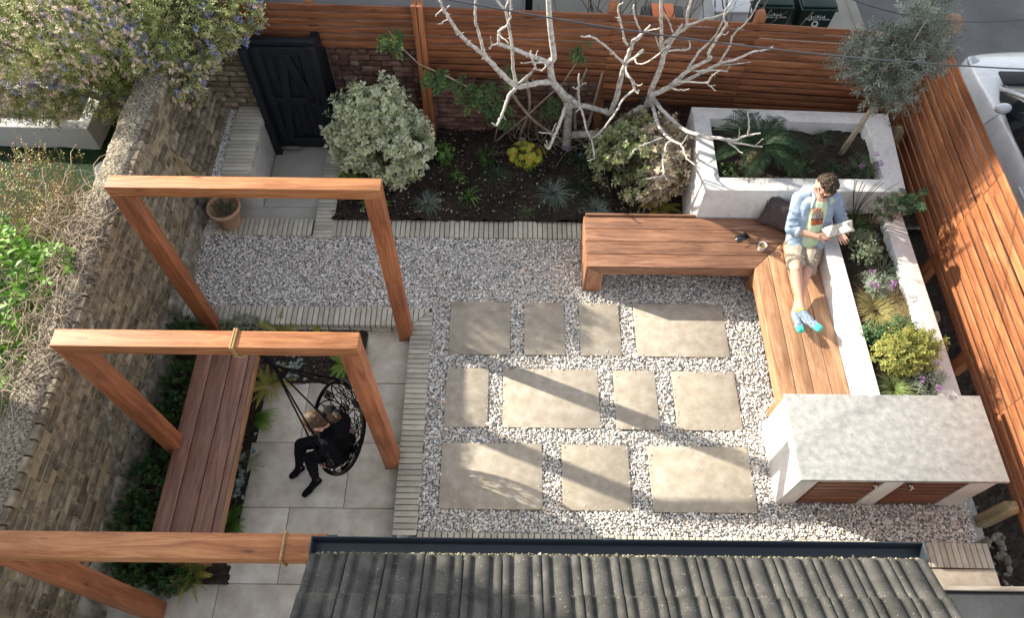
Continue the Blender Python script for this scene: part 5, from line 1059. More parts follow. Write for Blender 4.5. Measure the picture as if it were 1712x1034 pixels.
for (x, y, lab, n_, L_) in [(3.22, 2.02, 'small grassy tuft at the back of the big planter', 40, .14), (3.24, 1.62, 'small grassy tuft in the big planter behind the man', 40, .14), (2.9, 1.80, 'loose dark green tuft right of the cycad', 50, .16), (3.46, 1.95, 'thin dark grass tuft beside the olive trunk', 34, .13)]:
    m = MB(); blades(m, (x, y, .73), r, n_, L_, .006, .8, .9, [G(.035, .075, .025, 2), G(.07, .12, .045, 1)], .03); plant('grass_tuft', lab, 'grass', (x, y, .72), [('blades', m, M['grass'])])
m = MB(); P, D = blob_points([(2.86, 1.58, .78, .16, .14, .09), (2.18, 1.50, .76, .12, .1, .08)], 150, r, .3, .3, 9, 1); sprigs(m, P, D, r, 7, .05, .02, .012, [G(.045, .10, .03, 2), G(.09, .15, .05, 1)]); plant('ground_cover_plant', 'low small leaved creeping plant around the cycad', 'plant', (2.86, 1.58, .72), [('foliage', m, M['leaf'])])
# --- long planter plants
ZP = .53
m = MB(); blades(m, (3.42, 1.00, ZP), r, 150, .26, .005, .9, .95, [G(.09, .14, .04, 2), G(.14, .19, .05, 1), G(.05, .08, .025, 1)], .05); plant('grass_tuft', 'dark green grass tuft at the far end of the long planter under the open book', 'grass', (3.42, 1.0, ZP), [('blades', m, M['grass'])])
m = MB()
for k in range(9): a0 = r.uniform(-.08, .08); q = smooth_path([(3.42, 1.1, ZP), (3.42+a0, 1.13, ZP+.22), (3.44+a0*2.2, 1.13, ZP+.42), (3.46+a0*3, 1.12, ZP+.5+.08*r.uniform())], 4); m.tube(q, .0035, 5, False, col=(.06, .07, .04))
plant('wiry_plant', 'dark wiry stems rising against the white planter wall beside the man', 'plant', (3.42, 1.1, ZP), [('stems', m, M['grass'])])
def whorls(x, y, z, blobs, n_, lab, sd, pal, L_=.05, W_=.016):
    r = np.random.default_rng(sd); m = MB(); st = MB(); P, D = blob_points(blobs, n_, r, .3)
    for p_ in P:
        st.tube([(x, y, z), ((x+p_[0])/2+.01, (y+p_[1])/2, (z+p_[2])/2), p_], [.004, .003, .002], 4, False); dd = unit(np.array([r.normal(0, .3), r.normal(0, .3), 1])); a = unit(np.cross(dd, r.normal(size=3))); b_ = np.cross(dd, a); k = 9; ph = np.arange(k)*6.283/k
        q = np.cos(ph)[:, None]*a+np.sin(ph)[:, None]*b_+dd*.2; c_ = pick(pal, k, r, .1); leaf_add(m, np.tile(p_, (k, 1)), q, np.tile(dd, (k, 1)), L_, W_, c_, c_, .05, .15, .55)
    plant('evergreen_shrub', lab, 'shrub', (x, y, z), [('foliage', m, M['leaf']), ('stem', st, M['bark_dark'])])
whorls(3.56, 1.0, ZP, [(3.56, .98, .88, .17, .14, .16)], 26, 'open dark shrub with whorled leaves at the far end of the long planter', 95, [G(.035, .05, .03, 2), G(.07, .09, .05, 1)])
whorls(3.74, 1.08, ZP, [(3.80, 1.03, .92, .12, .13, .13)], 26, 'dense dark whorled shrub at the outer corner where the two white planters meet', 96, [G(.025, .055, .022, 2), G(.05, .09, .04, 1)], .055, .017)
m = MB(); P, D = blob_points([(3.36, .67, .66, .16, .17, .12)], 420, r, .5, .5, 9, 1); sprigs(m, P, D, r, 7, .04, .014, .009, [G(.11, .16, .09, 2), G(.16, .21, .12, 1)], [G(.38, .42, .28, 2), G(.24, .3, .17, 1)], .85, .5, .4); plant('pittosporum_shrub', 'rounded grey green small leaved shrub below the open book in the long planter', 'shrub', (3.36, .67, ZP), [('foliage', m, M['leaf'])])
m = MB(); blades(m, (3.55, .46, ZP), r, 60, .28, .008, .9, .8, [G(.10, .15, .08, 2), G(.16, .2, .12, 1)], .05); plant('grass_tuft', 'grey green arching grass at the outer side of the long planter', 'grass', (3.55, .46, ZP), [('blades', m, M['grass'])])
m = MB(); blades(m, (3.38, .02, ZP), r, 330, .33, .0032, .95, .85, [G(.36, .35, .10, 2), G(.28, .31, .08, 2), G(.44, .37, .17, 1)], .06, tipc=(.42, .33, .17)); plant('feather_grass', 'golden green feathery grass in the middle of the long planter', 'grass', (3.38, .02, ZP), [('blades', m, M['grass'])])
m = MB(); blades(m, (3.58, .12, ZP), r, 150, .26, .003, .95, .8, [G(.32, .27, .10, 2), G(.40, .30, .16, 1)], .05, tipc=(.42, .30, .16)); plant('feather_grass', 'brownish feathery grass behind the golden one, nearer the fence', 'grass', (3.58, .12, ZP), [('blades', m, M['grass'])])
m = MB(); P, D = blob_points([(3.28, -.26, .62, .14, .12, .08), (3.52, -.2, .63, .14, .12, .08)], 260, r, .4); sprigs(m, P, D, r, 7, .04, .018, .012, [G(.07, .16, .06, 2), G(.12, .22, .09, 1)]); plant('small_shrub', 'low mid green small leaved shrub between the golden grass and the yellow shrub', 'shrub', (3.28, -.26, ZP), [('foliage', m, M['leaf'])])
m = MB(); P, D = blob_points([(3.42, -.50, .72, .25, .20, .17), (3.58, -.42, .72, .18, .16, .14)], 760, r, .5, .5, 8, 3); sprigs(m, P, D, r, 8, .055, .023, .013, [G(.27, .27, .05, 3), G(.36, .34, .09, 2), G(.10, .15, .035, 3)], [G(.38, .36, .10, 2), G(.24, .26, .06, 1)], .85, .5, .45); st = MB(); crown_stems(st, (3.45, -.48, ZP), P, r, .006, 10)
plant('golden_shrub', 'bright yellow variegated shrub near the cabinet end of the long planter', 'shrub', (3.45, -.48, ZP), [('foliage', m, M['leaf']), ('stem', st, M['bark_dark'])])
m = MB(); blades(m, (3.34, -.76, ZP), r, 220, .24, .0032, .9, .9, [G(.16, .27, .06, 2), G(.24, .33, .1, 1)], .05, tipc=(.34, .33, .18)); plant('grass_tuft', 'fresh green fine grass next to the worktop in the long planter', 'grass', (3.34, -.76, ZP), [('blades', m, M['grass'])])
# terracotta pot
p = thing('plant_pot', 'weathered terracotta pot with dark foliage standing by the long brick wall', 'pot', (-2.99, 1.37, 0))
m = MB(); m.lathe([(.0, .012), (.105, .012), (.112, .03), (.150, .235), (.156, .24), (.172, .245), (.175, .295), (.168, .302), (.155, .298), (.150, .25), (.14, .23), (.0, .23)], (-2.99, 1.37, 0), 40); m.build('pot', M['terracotta'], p, smooth=True)
m = MB(); P, D = blob_points([(-2.99, 1.37, .27, .13, .13, .06)], 130, r, .2); sprigs(m, P, D, r, 8, .05, .026, .006, [G(.05, .07, .04, 2), G(.10, .12, .07, 1)]); o = plant('potted_plant', 'dark wispy plant growing in the terracotta pot', 'plant', (-2.99, 1.37, .2), [('foliage', m, M['leaf'])])

# ------------------------------------------------------------------ things beyond the fences
w = thing('garage', 'pale grey white rendered garage wall beyond the back fence at top left', 'building', (-2.5, 3.7, -.16))
m = MB(); m.bx(-5.4, .12, 3.62, 6.5, -.2, 2.85); m.build('wall', M['render_nb'], w, bev=.01)
m = MB(); m.bx(-5.5, .18, 3.56, 6.6, 2.855, 2.93); m.build('flat_roof', M['felt'], w)
m = MB(); m.bx(.14, .22, 3.60, 3.70, -.2, 2.5); m.build('downpipe', M['black'], w)
def textmesh(s, size, mat, name, loc, rot, parent, ext=.001):
    cu = bpy.data.curves.new(name, 'FONT'); cu.body = s; cu.size = size; cu.extrude = ext; cu.align_x = 'CENTER'; tmp = bpy.data.objects.new(name, cu); S.collection.objects.link(tmp)
    bpy.context.view_layer.update(); me = bpy.data.meshes.new_from_object(tmp.evaluated_get(bpy.context.evaluated_depsgraph_get())); bpy.data.objects.remove(tmp)
    o = bpy.data.objects.new(name, me); S.collection.objects.link(o); me.materials.clear(); me.materials.append(mat); o.parent = parent; o.location = np.array(loc)-OFF[parent.name]; o.rotation_euler = rot; OFF[o.name] = np.array(loc); return o
def bin_(x, y, lab, num):
    b = thing('wheelie_bin', lab, 'bin', (x, y, -.165), 'green wheelie bins behind the back fence')
    def fr(z0, z1, w0, w1, d0, d1): return [(x+sx*w, y+(d0a if sy < 0 else d1a), z) for z, w, d0a, d1a in ((z0, w0, -d0, d0), (z1, w1, -d1, d1)) for sx, sy in ((-1, -1), (1, -1), (1, 1), (-1, 1))]
    m = MB(); m.add(fr(-.10, .90, .165, .20, .20, .27), [(3, 2, 1, 0), (4, 5, 6, 7), (0, 1, 5, 4), (1, 2, 6, 5), (2, 3, 7, 6), (3, 0, 4, 7)]); m.build('body', M['bin'], b, bev=.018)
    m = MB(); m.bx(x-.215, x+.215, y-.29, y+.29, .885, .915); m.bx(x-.20, x+.20, y-.265, y+.27, .915, .945); m.build('lid', M['bin'], b, bev=.012)
    m = MB(); m.bx(x-.145, x+.145, y-.262, y-.245, .25, .84); pn = m.build('front_panel', M['bin'], b, bev=.01)
    for s_ in (-1, 1): m = MB(); m.tube([(x+s_*.15, y+.2, -.07), (x+s_*.21, y+.2, -.07)], .09, 16); m.build('wheel', M['tyre'], b)
    ry = math.atan(.07/1.0)
    if num: textmesh('9', .19, M['whitemark'], 'number', (x+.01, y-.272, .62), (R_(90)-.05, 0, 0), b)
    textmesh('Brighton & Hove', .042, M['whitemark'], 'lettering', (x+.01, y-.284, .775), (R_(90)-.05, 0, 0), b)
    m = MB(); 
    for k, (dx, hh, ww) in enumerate([(-.075, .030, .020), (-.05, .018, .012), (-.028, .042, .006), (0, .035, .030), (.03, .042, .006), (.052, .018, .012), (.075, .030, .020)]): m.prism([(x+dx-ww*.5, 0), (x+dx+ww*.5, 0), (x+dx, hh)], 0, .002)
    for v in m.V: v[:, 1], v[:, 2] = y-.288-v[:, 2], .815+v[:, 1].copy()
    m.bx(x-.09, x+.09, y-.289, y-.287, .811, .816); m.build('emblem', M['whitemark'], b)
    return b
bin_(3.53, 4.13, 'dark green wheelie bin with a white 9, the right one of two behind the fence', True)
bin_(3.03, 4.16, 'dark green wheelie bin without number, left of the one marked 9', False)
b = thing('storage_box', 'light grey panelled plastic box behind the back fence left of the green bins', 'box', (2.50, 4.0, -.16))
m = MB(); m.bx(2.30, 2.70, 3.75, 4.3, -.16, .93)
m.build('body', M['render_nb'], b, bev=.02)
m = MB(); 
for z in (.15, .4, .65): m.bx(2.295, 2.705, 3.742, 3.75, z, z+.012)
m.build('grooves', M['black'], b)
m = MB(); m.bx(2.28, 2.72, 3.73, 4.32, .932, .965); m.build('lid', M['render_nb'], b, bev=.01)
b = thing('recycling_box', 'black recycling box with an orange lid seen between bare stems beyond the fence', 'box', (1.72, 3.7, -.16))
m = MB(); m.bx(1.50, 1.98, 3.60, 4.0, .25, .84); m.build('body', M['black'], b, bev=.02); m = MB(); m.bx(1.60, 1.86, 3.62, 3.98, .842, .88); m.build('lid', M['orange'], b, bev=.015)
m = MB(); m.bx(1.48, 2.2, 3.56, 4.1, -.2, .248); tag(m.build('low_wall', M['red_brick'], loc=(1.8, 3.8, -.2), bev=.01), 'low brick ledge beyond the back fence under the recycling box', 'wall')
r = np.random.default_rng(71); m = MB()
for k in range(90):
    p0 = np.array([r.uniform(.5, 2.6), r.uniform(3.05, 3.5), -.15]); d = unit(np.array([r.normal(0, .35), r.normal(-.03, .2), 1.2])); Q = [p0]; n_ = 9
    for i in range(n_): d = unit(d+r.normal(0, .16, 3)); Q.append(Q[-1]+d*r.uniform(.14, .24)); Q[-1][1] = max(Q[-1][1], 2.85)
    rr = r.uniform(.006, .017); m.tube(Q, np.linspace(rr, rr*.35, n_+1), 6, False)
tag(m.build('bare_hedge', M['bark_dark'], loc=(1.5, 3.2, -.15), smooth=True), 'row of bare grey brown stems growing beyond the back fence', 'hedge')
# overhead cables
def cable(a, b_, lab, rad=.008):
    a = np.array(a); b_ = np.array(b_); d = b_-a; P = [a+d*t+np.array([0, 0, -.10*(1-(2*t-1)**2)*4*.25]) for t in np.linspace(-1.1, 2.1, 60)]
    m = MB(); m.tube(P, rad*.75, 6); tag(m.build('overhead_cable', M['cable'], loc=tuple(a), smooth=True), lab, 'cable')
cable((-0.598, 1.200, 2.943), (4.098, 1.200, 2.351), 'thin black overhead cable crossing in front of the bare tree and olive tree')
cable((2.858, 2.000, 2.389), (4.453, 2.000, 2.211), 'thin black overhead cable crossing the road at the top right', .007)

# ------------------------------------------------------------------ parked car
c = thing('parked_car', 'small white hatchback car parked beyond the right hand slat fence', 'car', (5.95, 1.6, -.17))
def loft(secs, n=None, mb=None):
    m = mb or MB(); k = len(secs[0]); V = np.concatenate([np.array(s_) for s_ in secs]); F = [(i*k+j, i*k+(j+1) % k, (i+1)*k+(j+1) % k, (i+1)*k+j) for i in range(len(secs)-1) for j in range(k)]
    F += [tuple(range(k))[::-1], tuple((len(secs)-1)*k+j for j in range(k))]; m.add(V, F); return m
def csec(y, hw, zt, zs, crown=.03, zb=.02):
    h = [(-hw*.93, zb), (-hw, zb+.15), (-hw*1.0, (zb+zs)/2), (-hw*.985, zs-.06), (-hw*.95, zs-.01), (-hw*.80, zt-.03), (-hw*.45, zt), (0, zt+crown)]
    P = h+[(-x, z) for x, z in h[-2::-1]]; return [(5.97+x, y, z) for x, z in P]
secs = [csec(3.62, .50, .48, .44, .0, .14), csec(3.56, .66, .60, .55, .01, .06), csec(3.42, .77, .70, .64, .02, .03), csec(3.2, .825, .78, .72, .03), csec(2.95, .85, .84, .76, .04), csec(2.7, .86, .88, .79, .04), csec(2.2, .865, .90, .81), csec(1.2, .87, .91, .84), csec(.3, .87, .92, .86), csec(-.2, .86, .92, .86), csec(-.42, .80, .88, .82), csec(-.52, .70, .7, .65, .0, .1)]
m = loft(secs); o = m.build('body', M['carwhite'], c, smooth=True); md = o.modifiers.new('sub', 'SUBSURF'); md.levels = 2; md.render_levels = 2
def gsec_(y, hw, z0, z1, tw): return [(5.97-hw, y, z0), (5.97-hw+tw, y, z1), (5.97+hw-tw, y, z1), (5.97+hw, y, z0)]
m = loft([gsec_(2.68, .74, .84, .90, .02), gsec_(2.5, .80, .84, .97, .05), gsec_(1.95, .835, .84, 1.225, .22), gsec_(1.2, .845, .86, 1.24, .24), gsec_(.3, .84, .88, 1.22, .23), gsec_(-.1, .79, .88, 1.10, .15), gsec_(-.35, .70, .86, .92, .04)]); m.build('windows', M['glass'], c, bev=.01)
m = MB(); loft([[(5.97-w_, y, z) for w_ in (.60, 0)]+[(5.97+.60, y, z), (5.97+.58, y, z+.035), (5.97, y, z+.05), (5.97-.58, y, z+.035)] for y, z in ((2.0, 1.20), (1.6, 1.24), (.9, 1.255), (.2, 1.22), (-.05, 1.16))], mb=m); m.build('roof', M['carwhite'], c, smooth=False, bev=.01)
for s_ in (-1, 1):
    for pp, rr in (([(5.97+s_*.77, 2.62, .89), (5.97+s_*.70, 2.25, 1.08), (5.97+s_*.61, 1.95, 1.235)], .022), ([(5.97+s_*.845, 1.05, .90), (5.97+s_*.61, 1.05, 1.24)], .03), ([(5.97+s_*.76, -.05, .90), (5.97+s_*.60, .05, 1.2)], .05)):
        m = MB(); m.tube(pp, rr, 8); m.build('pillar', M['carwhite'], c, smooth=True)
m = MB(); m.bx(5.25, 6.7, 2.66, 2.86, .885, .918); m.build('cowl', M['black'], c, bev=.01)
for s_ in (-1, 1):
    m = MB(); m.ell((5.97+s_*.90, 2.25, .95), (.085, .055, .060)); mi = m.build('wing_mirror', M['carwhite'], c, smooth=True); m = MB(); m.tube([(5.97+s_*.83, 2.28, .86), (5.97+s_*.92, 2.26, .90)], .02, 6); sub(mi, m.build('stalk', M['black'], c))
    m = MB(); m.ell((5.97+s_*.70, 3.22, .655), (.075, .16, .05), rot=np.array(Euler((.25, s_*.2, s_*-.45)).to_matrix())); m.build('headlight', M['lamp'], c, smooth=True)
    m = MB(); m.bx(5.97+s_*.875-.012, 5.97+s_*.875+.012, 1.25, 1.42, .68, .705); m.build('door_handle', M['carwhite'], c, bev=.008)
    m = MB()
    for yy, q in ((2.42, .10), (1.12, .0)): m.tube([(5.97+s_*(.862), yy+q*.6, .08), (5.97+s_*(.874), yy, .45), (5.97+s_*.862, yy-q, .76), (5.97+s_*.815, yy-q, .83)], .0035, 5)
    m.build('door_seam', M['black'], c)
    for yy in (2.93, .22):
        m = MB(); t = np.linspace(0, 6.283, 30); xx = 5.97+s_*.80; m.tube([(xx-.10*s_, yy, .14), (xx+.082*s_, yy, .14)], .365, 30); wa = m.build('wheel_arch', M['black'], c)
        m = MB(); m.tube([(xx-.10*s_, yy, .135), (xx+.092*s_, yy, .135)], .30, 30); wh = m.build('wheel', M['tyre'], c, bev=.02)
        m = MB(); m.tube([(xx+.06*s_, yy, .135), (xx+.098*s_, yy, .135)], .19, 24); 
        sub(wh, m.build('rim', M['metal'], c, bev=.01))

# ------------------------------------------------------------------ swing chair
CH = thing('swing_chair', 'black round lace pattern rope swing chair hanging from the middle timber arch', 'swing chair', (-1.4, -1.2, -.1))
C0 = np.array([-1.40, -1.20, .65]); CR = .385; th = R_(50); ph = R_(20)
cw = np.array([math.cos(th)*math.cos(ph), math.cos(th)*math.sin(ph), math.sin(th)]); cu_ = np.array([-math.sin(ph), math.cos(ph), 0]); cn = np.cross(cw, cu_); cn = cn if cn[2] > 0 else -cn
def dish(a, b_):
    a = np.asarray(a); b_ = np.asarray(b_); q = np.clip(1-(a*a+b_*b_), 0, 1)
    return C0+CR*(a[..., None]*cu_+b_[..., None]*cw)-cn*(.19*q)[..., None]
t = np.linspace(0, 2*math.pi, 65)
m = MB(); m.tube(dish(np.cos(t), np.sin(t)), .016, 10, False)
for k in range(64): pass
m.build('rim', M['cord'], CH, smooth=True)
m = MB()
def mandala(cx_, cy_, s_, petals=8, rot=0):   # one crocheted rosette
    t = np.linspace(0, 2*math.pi, 33)
    def cl(a, b_):
        rr = np.sqrt(a*a+b_*b_); f_ = np.where(rr > .985, .985/rr, 1); return dish(a*f_, b_*f_)
    m.tube(cl(cx_+s_*np.cos(t), cy_+s_*np.sin(t)), .0056, 5, False)
    for k in range(petals):
        a0 = rot+k*2*math.pi/petals; da = math.pi/petals
        for s2 in (-1, 1):
            P = np.array([(0, a0), (.30, a0+s2*da*.9), (.56, a0)]); m.tube(cl(cx_+s_*P[:, 0]*np.cos(P[:, 1]), cy_+s_*P[:, 0]*np.sin(P[:, 1])), .0046, 4, False)
            P = np.array([(.56, a0), (.80, a0+s2*da), (1.0, a0+s2*da)]); m.tube(cl(cx_+s_*P[:, 0]*np.cos(P[:, 1]), cy_+s_*P[:, 0]*np.sin(P[:, 1])), .0046, 4, False)
    m.ell(cl(np.array([cx_]), np.array([cy_]))[0], (.008, .008, .008), n=6, m=4)
mandala(0, 0, .36)
for k in range(7): a0 = k*2*math.pi/7+.25; mandala(.68*math.cos(a0), .68*math.sin(a0), .295, 8, .2)
for k in range(7): a0 = (k+.5)*2*math.pi/7+.25; mandala(.50*math.cos(a0), .50*math.sin(a0), .10, 6, .1); mandala(.90*math.cos(a0), .90*math.sin(a0), .10, 6, .1)
m.build('net', M['cord'], CH, smooth=True)
HB = np.array([-1.66, -1.235, 2.085]); HJ = np.array([-1.615, -1.225, 1.80])
def rp(deg): a = R_(deg); return dish(np.array(math.cos(a)), np.array(math.sin(a)))
m = MB()
for deg in (4, 24, 30, 150, 205, 233): e_ = rp(deg); m.tube([HJ, (HJ+e_)/2+np.array([0, 0, -.006]), e_], .0065, 6, False)
m.build('hanging_cords', M['cord'], CH, smooth=True)
m = MB(); d_ = unit(HJ-HB); m.tube([HB+d_*.05, HB+d_*.12, HB+d_*.22, HJ, HJ+d_*.06], [.012, .020, .017, .013, .016], 8); m.build('gathered_sleeve', M['cord'], CH, smooth=True)
def rope_wrap(x, y0, y1, z0, z1, rad=.0068, k=2, tail=None):
    m = MB()
    for j in range(k):
        xo = x+(j-.5*(k-1))*.0155; e = rad; P = [(xo, y0-e, z0-e), (xo, y0-e, z1+e), (xo+.003, y1+e, z1+e), (xo+.003, y1+e, z0-e), (xo+.004, y0-e, z0-e)]
        Q = []
        for a, b_ in zip(P[:-1], P[1:]):
            n_ = int(np.linalg.norm(np.array(b_)-np.array(a))/.006)+1
            for i in range(n_): Q.append(np.array(a)+(np.array(b_)-np.array(a))*i/n_)
        Q = np.array(Q); m.tube(Q, rad*(1+.16*np.sin(np.arange(len(Q))*1.9)), 8, False)
    if tail is not None:
        for tl in tail: m.tube(smooth_path(tl, 5), .0062, 7)
    return m
m = rope_wrap(-1.755, -1.303, -1.177, 2.092, 2.198, tail=[[(-1.755, -1.31, 2.12), (-1.73, -1.312, 2.085), (-1.69, -1.28, 2.078), (-1.655, -1.24, 2.06), (-1.645, -1.232, 2.03)], [(-1.75, -1.30, 2.09), (-1.70, -1.25, 2.075), (-1.66, -1.23, 2.05)]]); m.build('rope_loop', M['rope'], CH, smooth=True)
m = rope_wrap(-1.235, -2.593, -2.449, 2.048, 2.162, k=1, rad=.0075); tag(m.build('rope_loop', M['rope'], loc=(-1.23, -2.52, 2.05), smooth=True), 'single twisted rope loop tied round the nearest timber beam', 'rope')
m = MB(); m.tube(smooth_path([(-1.14, -2.50, 2.045), (-1.10, -2.52, 1.99), (-1.10, -2.56, 1.93), (-1.05, -2.60, 1.86), (-1.045, -2.64, 1.75), (-1.045, -2.66, 1.5)], 5), .006, 7); tag(m.build('hanging_cable', M['brown_cable'], loc=(-1.1, -2.5, 1.9), smooth=True), 'wavy brown cable hanging below the nearest timber beam', 'cable')

# ------------------------------------------------------------------ people
M['skin'] = m_noise('skin', [(.3, (.50, .27, .19)), (.7, (.60, .36, .26))], 6, .5, .15, .001, 200, 4, .4)
M['denim'] = m_noise('pale denim', [(.3, (.20, .27, .37)), (.5, (.29, .38, .49)), (.75, (.45, .53, .62))], 9, .9, .5, .006, 38, 6)
M['tee'] = m_noise('pale green cotton', [(.3, (.46, .58, .38)), (.7, (.56, .67, .47))], 6, .9, .4, .006, 30)
M['shorts'] = m_noise('beige grey cotton', [(.3, (.25, .21, .165)), (.7, (.37, .32, .26))], 9, .95, .6, .008, 30)
M['hair_m'] = m_noise('dark brown hair', [(.35, (.016, .010, .006)), (.55, (.045, .028, .017)), (.72, (.13, .085, .05))], 60, .6, .8, .006, 90)
M['hair_g'] = m_noise('light brown hair', [(.35, (.025, .014, .008)), (.52, (.065, .038, .022)), (.68, (.15, .098, .06))], 45, .55, .8, .005, 90)
M['sock'] = m_noise('blue grey marl', [(.36, (.10, .14, .20)), (.5, (.19, .25, .33)), (.66, (.32, .39, .46))], 60, .95, .4, .003, 120)
M['teal'] = m_plain('teal wool', (.06, .50, .40), .9); M['yellow'] = m_plain('mustard wool', (.58, .38, .08), .9)
M['blackcloth'] = m_noise('black cloth', [(.3, (.003, .003, .0045)), (.7, (.007, .007, .010))], 8, .95, .5, .008, 24, 6, .12)
M['paper'] = m_noise('printed paper', [(.36, (.25, .25, .24)), (.43, (.66, .63, .53)), (.55, (.74, .72, .64)), (.66, (.40, .40, .38))], 46, .8, .1)
def frame(f_, up=(0, 0, 1)):
    f_ = unit(np.array(f_, float)); rt = unit(np.cross(f_, up)); return rt, f_, np.cross(rt, f_)
def hand(m, wrist, d, nrm, s=1.0, curl=.6, side=1, spread=1.0):
    """palm, four unequal bent fingers and a side thumb; nrm points out of the back of the hand"""
    d = unit(np.array(d, float)); nrm = np.array(nrm, float); nrm = unit(nrm-d*np.dot(nrm, d)); sd = np.cross(d, nrm)*side; w_ = np.array(wrist, float)
    for k in (-1.5, -.5, .5, 1.5): m.cap(w_+sd*k*.012*s, w_+d*.078*s+sd*k*.019*s, .0135*s, .0115*s, n=10)
    for k, (ln, o) in enumerate(((.060, -1.5), (.076, -.5), (.082, .5), (.074, 1.5))):
        p_ = w_+d*.080*s+sd*o*.0205*s*spread; dd = d+sd*o*.05*spread; a = 0
        for j, (fr_, rr) in enumerate(((.45, .0088), (.31, .0080), (.24, .0072))):
            a += curl*(.55 if j == 0 else .8)*(1+.12*o); v = unit(dd*math.cos(a)-nrm*math.sin(a)); q = p_+v*ln*fr_*1.05*s; m.cap(p_, q, rr*s, (rr-.0006)*s, n=8); p_ = q
    p_ = w_+d*.022*s+sd*.024*s-nrm*.004; v = unit(d*.62+sd*.75-nrm*.28); q = p_+v*.042*s; m.cap(p_, q, .0125*s, .0098*s, n=8); v = unit(d*.85+sd*.25-nrm*.45); m.cap(q, q+v*.034*s, .0095*s, .0080*s, n=8)
def head(m, c, f_, s=1.0):
    rt, fw, up = frame(f_); c = np.array(c, float); B = np.stack([rt, fw, up], 1)
    P = lambda x, y, z: c+(rt*x+fw*y+up*z)*s
    m.ell(P(0, -.012, .030), np.array((.076, .097, .088))*s, rot=B, n=20, m=14); m.ell(P(0, .022, -.035), np.array((.060, .068, .075))*s, rot=B, n=18, m=12); m.ell(P(0, .055, -.092), np.array((.030, .028, .024))*s, rot=B)
    m.ell(P(0, .078, .028), np.array((.052, .018, .018))*s, rot=B)
    for k in (-1, 1):
        m.ell(P(k*.040, .062, -.022), np.array((.024, .024, .026))*s, rot=B); m.ell(P(k*.079, -.008, -.005), np.array((.010, .022, .032))*s, rot=B); m.cap(P(k*.055, .0, -.06), P(k*.022, .055, -.092), .026*s, .022*s)
    m.cap(P(0, .092, .022), P(0, .114, -.018), .009*s, .0135*s, n=10)
    for k in (-1, 1): m.ell(P(k*.012, .104, -.022), np.array((.009, .010, .008))*s, rot=B, n=8, m=6)
    m.ell(P(0, .090, -.052), np.array((.025, .010, .0065))*s, rot=B, n=10, m=6); m.ell(P(0, .087, -.063), np.array((.021, .010, .007))*s, rot=B, n=10, m=6)
    return P, B
# -- the man
MAN = thing('person', 'man in denim shirt and beige shorts reading with his legs stretched along the corner bench', 'person', (2.84, .74, .43))
m = MB(); P, B = head(m, (2.892, 1.000, 1.165), (.24, -.66, -.71), 1.0)
m.cap(P(0, -.03, -.05), (2.885, 1.02, 1.0), .054, .062)
m.cap((2.885, .99, .97), (2.85, .80, .64), .10, .11); m.cap((2.76, .72, .55), (2.93, .72, .55), .10, .10)
SR, SL = (2.715, 1.01, .965), (3.055, 1.01, .965); ER, EL = (2.665, .80, .765), (3.165, .885, .765); WR, WL = (2.900, .700, .780), (3.090, .765, .795)
for a, e, w_ in ((SR, ER, WR), (SL, EL, WL)):
    a, e, w_ = map(np.array, (a, e, w_)); m.cap(a, e, .046, .038); mid = e+(w_-e)*.35; m.cap(e, mid, .038, .037); m.cap(mid, w_, .037, .024)
hand(m, WR, (.86, .05, .12), (-.12, -.45, .88), 1.0, .55, 1); hand(m, WL, (.30, -.93, .0), (-.55, -.1, .8), 1.0, .62, -1)
K1, K2, A1, A2 = map(np.array, ((2.660, .395, .695), (2.768, .385, .625), (2.695, .018, .545), (2.655, .030, .478)))
for h_, k_, a_ in (((2.76, .70, .55), K1, A1), ((2.92, .70, .55), K2, A2)):
    m.cap(h_, k_, .080, .055); c1 = k_+(a_-k_)*.30+np.array([0, .0, -.018]); m.cap(k_, c1, .053, .053); m.cap(c1, k_+(a_-k_)*.72, .052, .036); m.cap(k_+(a_-k_)*.72, a_, .036, .033); m.ell(k_+np.array([0, -.008, .012]), (.044, .046, .044))
m.build('body', M['skin'], MAN, smooth=True, remesh=.0042, sm=3)
m = MB(); hr = np.random.default_rng(3)
for k in range(260):
    u_ = unit(np.array([hr.normal(), hr.normal()*1.1-.35, abs(hr.normal())*.9+.12])); 
    if u_[1] > .55 and u_[2] < .55: continue
    if u_[2] < .25 and u_[1] > -.1: continue
    a = P(u_[0]*.074, -.014+u_[1]*.095, .034+u_[2]*.086); dd = np.array([hr.normal(0, .6), .5+hr.normal(0, .4), .25]); q = a+(B @ unit(dd+u_*.7))*.022; m.cap(a, q, .0085, .004, n=6)
m.ell(P(0, -.020, .040), (.077, .094, .087), rot=B, n=20, m=14); m.ell(P(0, -.06, -.01), (.066, .05, .06), rot=B)
m.build('hair', M['hair_m'], MAN, smooth=True, remesh=.0042, sm=1)
m = MB(); 
for k in (-1, 1): m.ell(P(k*.034, .103, .004), (.028, .006, .021), rot=B, n=14, m=8); m.tube([P(k*.062, .096, .012), P(k*.082, .04, .012), P(k*.084, -.01, .008)], .0035, 6)
m.tube([P(-.064, .098, .018), P(0, .110, .016), P(.064, .098, .018)], .004, 6); m.build('sunglasses', M['black'], MAN, smooth=True)
m = MB(); m.cap((2.885, .975, .93), (2.855, .78, .63), .122, .122); m.cap((2.80, .98, .955), (2.97, .98, .955), .078, .078); m.cap((2.885, 1.0, .99), (2.885, 1.01, 1.0), .078, .07); m.build('tshirt', M['tee'], MAN, smooth=True, remesh=.006, sm=4)
m = MB()
m.cap(SR, (2.80, 1.03, .99), .063, .07); m.cap(SL, (2.97, 1.03, .99), .063, .07); m.cap((2.82, 1.075, .96), (2.95, 1.075, .96), .085, .085)
